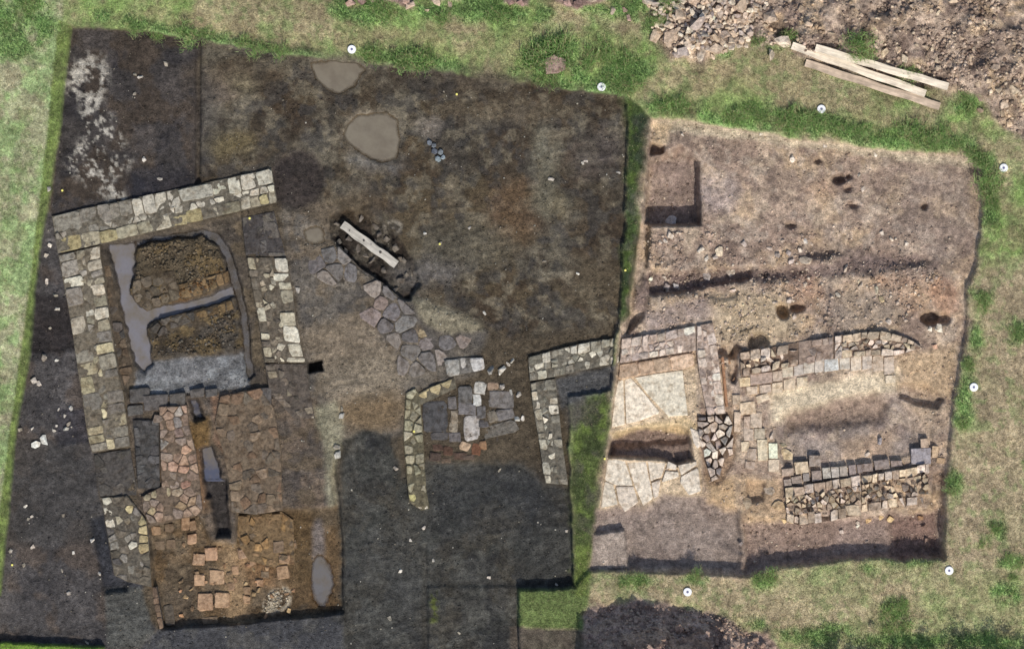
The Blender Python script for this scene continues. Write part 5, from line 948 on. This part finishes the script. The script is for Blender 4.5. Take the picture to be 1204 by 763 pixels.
# ------------------------------------------------------------------ timber
def plank(name, label, p0, p1, width, thick, z0, z1, mat, group=None, marks=()):
    x0, y0, x1, y1 = wx(p0[0]), wy(p0[1]), wx(p1[0]), wy(p1[1]); L = math.hypot(x1 - x0, y1 - y0)
    bm = bmesh.new(); n = 14; w_ = width * M_PX / 2; rings = []
    for i in range(n + 1):
        u = i / n - .5; bow = .012 * math.sin(i * 1.3) + .02 * (u * u)
        dw = random.uniform(-.004, .004)
        rings.append([bm.verts.new((u * L, sy * (w_ + dw) + bow, sz * thick / 2 + .01 * math.sin(i * .7))) for sy, sz in ((-1, -1), (1, -1), (1, 1), (-1, 1))])
    for a, b in zip(rings, rings[1:]):
        for k in range(4): bm.faces.new((a[k], a[(k + 1) % 4], b[(k + 1) % 4], b[k]))
    bm.faces.new(rings[0][::-1]); bm.faces.new(rings[-1]); bmesh.ops.recalc_face_normals(bm, faces=bm.faces)
    bmesh.ops.bevel(bm, geom=[e for e in bm.edges if e.calc_face_angle(0) > 1.0], offset=.006, segments=1, affect='EDGES')
    me = bpy.data.meshes.new('board'); bm.to_mesh(me); bm.free()
    t = bpy.data.objects.new(name, None); COLL.objects.link(t); t.location = ((x0 + x1) / 2, (y0 + y1) / 2, (z0 + z1) / 2)
    t.rotation_euler = (0, -math.atan2(z1 - z0, L), math.atan2(y1 - y0, x1 - x0)); tag(t, label, 'plank', group)
    link('board', me, mat, t)
    for u, v, r in marks:
        bm = bmesh.new(); bmesh.ops.create_cone(bm, cap_ends=True, segments=10, radius1=r, radius2=r, depth=.012); me = bpy.data.meshes.new('bolt_hole'); bm.to_mesh(me); bm.free()
        o = link('bolt_hole', me, M_DARKHOLE, t); o.location = (u * L, v * w_, thick / 2 + .012)
    return t
M_DARKHOLE = m_plain('dark_hole', c(60, 56, 52), .9)
WD = m_wood('bleached_timber', c(222, 208, 186), .9); WD2 = m_wood('weathered_timber', c(192, 172, 150), .75); WD3 = m_wood('grey_white_timber', c(178, 172, 160), .85)
zz = .2
plank('timber_plank', 'long bleached plank, outermost on the spoil side of three stacked planks', (957, 58), (1113, 103), 9, .06, .34, .24, WD)
plank('timber_plank', 'bleached plank in the middle of the three laid on the grass', (930, 55), (1087, 111), 9, .06, .17, .13, WD)
plank('timber_plank', 'stained brown plank lying on the grass beside two bleached ones', (946, 75), (1104, 126), 9, .06, .07, .07, WD2)
plank('timber_plank', 'single whitish plank lying across the dark pit by the flagstones', (402, 264), (466, 311), 10, .06, -.36, -.36, WD3, None, ((-.1, 0, .03), (.2, .1, .04), (-.36, -.1, .02), (.02, .3, .015)))

# ------------------------------------------------------------------ survey targets and pegs
M_WHITE = m_plain('white_target', c(236, 236, 238), .5, .04); M_BLUE = m_plain('grey_blue_centre', c(96, 98, 128), .6, .1); M_YEL = m_plain('yellow_plastic', c(216, 208, 110), .5, .08)
def lathe(name, prof, mat, seg=24, parent=None):
    V = []; F = []
    for r, z in prof:
        for k in range(seg): V.append((r * math.cos(2 * math.pi * k / seg), r * math.sin(2 * math.pi * k / seg), z))
    for i in range(len(prof) - 1):
        for k in range(seg): F.append((i * seg + k, i * seg + (k + 1) % seg, (i + 1) * seg + (k + 1) % seg, (i + 1) * seg + k))
    F.append(tuple((len(prof) - 1) * seg + k for k in range(seg)))
    me = bpy.data.meshes.new(name); me.from_pydata(V, [], F); me.update(); return link(name, me, mat, parent)
for x, y, w_ in [(414, 59, 'by the upper trench edge above the muddy puddle'), (707, 103, 'at the upper trench corner near the turf strip'), (965, 129, 'in the tall grass above the dry trench'), (1179, 198, 'on the brown turf at the rounded trench corner'), (1144, 455, 'on the dry turf outside the end of the apse'), (1115, 670, 'on the turf off the square trench corner'), (808, 695, 'on the turf by the shaded spoil heap')]:
    zg = float(zat(x, y)) + .03
    t = thing('survey_target', 'round white survey target ' + w_, 'survey target', x, y, zg, 'survey targets around the trenches')
    lathe('disc', [(.122, -.03), (.122, .02), (.115, .028), (.045, .03)], M_WHITE, 24, t)
    lathe('centre', [(.036, .025), (.034, .036), (.01, .04)], M_BLUE, 14, t)
for x, y, w_ in [(517, 287, 'on the brown soil right of the plank pit'), (487, 507, 'on the narrow wall of the flagged cell'), (711, 539, 'on the turf strip beside the cream flagstones'), (14, 664, 'on the dark soil by the left lawn edge'), (537, 111, 'near the upper trench edge below the grass'), (294, 257, 'on the dark block beside the corner wall end'), (735, 318, 'in the grass strip between the trenches'), (73, 224, 'on the black soil outside the corner wall')]:
    zg = max(float(zat(x, y)), -.06 if (x, y) in ((487, 507), (294, 257)) else -9)
    t = thing('marker_peg', 'small yellow marker peg ' + w_, 'marker peg', x, y, zg, 'yellow marker pegs')
    lathe('stem', [(.012, -.05), (.012, .05)], M_YEL, 8, t); lathe('cap', [(.024, .05), (.034, .058), (.031, .068), (.008, .072)], M_YEL, 12, t)
# bare square of earth in the long grass
t = put_stone('turf_block', [(641, 69), (653, 66), (664, 69), (664, 84), (655, 88), (641, 87)], .22, .3, c(150, 128, 118), None, M_CORE, tilt=.02, jit=1.2); tag(t, 'square bare block of brown earth sitting in tall grass', 'earth block')

# ------------------------------------------------------------------ grass
def blades(n, X, Y, H_, lean, width, C, name, label, rng):
    zz = zat(X, Y); a = rng.uniform(0, 6.28, n); b = a + rng.uniform(1.2, 1.9, n)
    dx, dy = np.cos(a), np.sin(a); wx_, wy_ = np.cos(b) * width * .5, np.sin(b) * width * .5
    bx, by = wx(X), wy(Y)
    V = np.stack([np.stack([bx - wx_, by - wy_, zz - .01], -1), np.stack([bx + wx_, by + wy_, zz - .01], -1), np.stack([bx + dx * H_ * lean, by + dy * H_ * lean, zz + H_ * np.sqrt(np.clip(1 - lean ** 2, .05, 1))], -1)], 1)
    F = np.arange(3 * n).reshape(n, 3)
    me = npmesh(name, V.reshape(-1, 3), F, np.clip(np.repeat(C, 3, 0), .005, .8)); tag(link(name, me, M_LEAF), label, None, None, 'stuff')
rng = np.random.RandomState(77)
n0 = 900000
X = rng.uniform(-14, 1218, n0); Y = rng.uniform(-14, 783, n0)
G_ = samp(GR, X, Y); L_ = samp(LU, X, Y) * ramp(samp(N12, X, Y), .3, .5)
k = (rng.rand(n0) < G_ * (.45 + .55 * L_)) & (G_ > .2)
X, Y, L_ = X[k], Y[k], L_[k]; n = len(X)
base = samp(COL, X, Y) * (.8 + .4 * samp(N40, X, Y)[:, None]); f = rng.normal(1.03, .44, (n, 1)).clip(.3, 2.3)
C = base * f; dry = rng.rand(n, 1) < (.22 * (1 - L_[:, None])); C = np.where(dry, C * .4 + c(196, 180, 146) * .6, C)
gg = rng.rand(n, 1) < .25; C = np.where(gg, C * .5 + np.maximum(base, .0) * .2 + (c(116, 136, 82) * (.6 + .5 * L_[:, None])) * .3, C)
Hh = rng.uniform(.025, .075, n) * (1 + 1.9 * L_); lean = rng.uniform(.35, .93, n); wd = rng.uniform(.011, .027, n) * (1 + .4 * L_)
blades(n, X, Y, Hh, lean, wd, C, 'grass', 'short dry and green grass of the turf around the trenches', rng)
# tall tufts that throw shadows, each a plant of its own
def tuft_mesh(seed, nb=420):
    rg = np.random.RandomState(seed); V = []; F = []; C = []
    cl = rg.normal(0, .27, (7, 2))
    for i in range(nb):
        q = cl[rg.randint(7)]; r = np.hypot(*q); p = np.array([q[0] + rg.normal(0, .17), q[1] + rg.normal(0, .17), -.03])
        L = rg.uniform(.2, .62) * (1.25 - .6 * min(r, 1)); ln = rg.uniform(.1, .75); aa = rg.uniform(0, 6.28)
        d = np.array([math.cos(aa), math.sin(aa), 0]); sd_ = np.array([-d[1], d[0], 0]) * rg.uniform(.007, .014)
        m_ = p + d * L * ln * .45 + np.array([0, 0, L * .62]); e = p + d * L * ln + np.array([0, 0, L * (.95 - ln * .4)])
        j = len(V); V += [p - sd_, p + sd_, m_ + sd_ * .8, m_ - sd_ * .8, e]; F += [(j, j + 1, j + 2), (j, j + 2, j + 3), (j + 3, j + 2, j + 4)]
        C += [c(*[(130, 166, 94), (150, 182, 112), (116, 148, 86), (172, 190, 132), (178, 172, 130)][rg.randint(5)]) * rg.uniform(.75, 1.15)] * 5
    me = npmesh('tall_grass_tuft', np.array(V), np.array(F), np.array(C)); me.materials.append(M_LEAF); return me
TUFT = [tuft_mesh(s) for s in range(5)]
for x, y, h in [(186, 41, .45), (160, 36, .35), (228, 42, .55), (240, 44, .4), (282, 50, .4), (300, 56, .45), (330, 58, .5), (320, 54, .35), (440, 64, .45), (432, 62, .35), (484, 72, .7), (496, 74, .7), (505, 70, .4), (476, 76, .5), (640, 62, .8), (655, 58, .8), (667, 66, .7), (632, 76, .6), (648, 95, .4), (700, 66, .5), (712, 68, .5), (722, 62, .45), (735, 70, .5), (690, 74, .45), (715, 92, .4), (742, 100, .5), (732, 108, .45), (780, 124, .5), (795, 130, .5), (800, 122, .4), (868, 132, .5), (884, 136, .55), (898, 142, .45), (856, 138, .35), (930, 138, .65), (938, 144, .6), (920, 146, .4), (952, 144, .5), (970, 146, .45), (990, 150, .45), (1010, 154, .4), (1035, 156, .4), (1068, 160, .6), (1078, 162, .55), (1095, 164, .5), (1105, 164, .6), (1120, 172, .4), (1140, 182, .4), (1155, 196, .6), (1162, 205, .6), (1160, 232, .45), (1168, 246, .4), (1172, 262, .35), (1010, 54, .6), (1002, 52, .55), (1018, 60, .5), (1072, 84, .5), (1130, 116, .5), (1138, 124, .5), (896, 50, .45), (928, 46, .5), (784, 6, .6), (770, 24, .4), (778, 22, .4), (440, 6, .45), (452, 8, .5), (520, 22, .35), (580, 20, .45), (590, 16, .4), (30, 6, .5), (40, 2, .5), (8, 30, .3), (1152, 352, .4), (1156, 360, .3), (1140, 424, .35), (1128, 494, .4), (1120, 574, .4), (820, 678, .35), (902, 676, .4), (896, 682, .35), (1048, 712, .4), (1062, 708, .35), (1055, 716, .35), (1046, 734, .4), (1064, 730, .4), (1195, 392, .3), (1200, 664, .3), (1185, 655, .3), (1170, 622, .3), (1156, 640, .3), (1192, 680, .3), (752, 682, .35), (735, 680, .3)]:
    me = random.choice(TUFT); o = link('tall_grass_tuft', me); o.location = (wx(x), wy(y), float(zat(x, y))); hh = h * random.uniform(.9, 1.2)
    o.scale = (hh, hh * random.uniform(.7, 1), hh * .95); o.rotation_euler.z = random.uniform(0, 6.28)
    tag(o, ('tall' if h > .48 else 'short') + ' tuft of fresh green grass by ' + near('tuft', x, y), 'grass tuft', 'tall grass tufts')
# fringe of turf hanging over the trench edges
# ------------------------------------------------------------------ hedge bushes at the foot of the site
def bush(px, py, R, H_, seed):
    rg = np.random.RandomState(seed); t = thing('bush', 'leafy green bush of the hedge along the lower boundary', 'bush', px, py, float(zat(px, py)), 'bushes along the lower boundary')
    st = tube('stem', [(0, 0, -.05), (.03, .02, H_ * .35), (-.02, .05, H_ * .75)], .035, m_bark, t, None, 6)
    cl = [(rg.normal(0, R * .45), rg.normal(0, R * .35), H_ * rg.uniform(.25, .95), rg.uniform(.12, .32) * R) for _ in range(34)]
    V = []; F = []; C = []
    for (a, b, h, r) in cl:
        tone = rg.uniform(.7, 1.25)
        for k in range(70):
            d = rg.normal(size=3); d /= np.linalg.norm(d); p = np.array([a, b, h]) + d * r * rg.uniform(.5, 1.05); u = np.cross(d + rg.normal(size=3) * .6, rg.normal(size=3)); u /= np.linalg.norm(u); w_ = np.cross(u, d); s_ = rg.uniform(.02, .045)
            j = len(V); V += [p - u * s_, p + w_ * s_ * .55, p + u * s_, p - w_ * s_ * .55]; F.append((j, j + 1, j + 2, j + 3)); C += [c(96, 134, 58) * tone * rg.uniform(.7, 1.2)] * 4
    me = npmesh('crown', np.array(V), np.array(F), np.array(C)); link('crown', me, M_LEAF, t)
m_bark = m_plain('bark', c(92, 78, 62), .9)
for i, (x, y, R, h) in enumerate([(985, 792, .8, 1.2), (1020, 796, .7, 1.3), (1060, 800, .9, 1.35), (1100, 798, .8, 1.25), (1140, 790, .9, 1.6), (1180, 792, .9, 1.65), (1216, 800, .9, 1.5)]): bush(x, y, R, h, 40 + i)
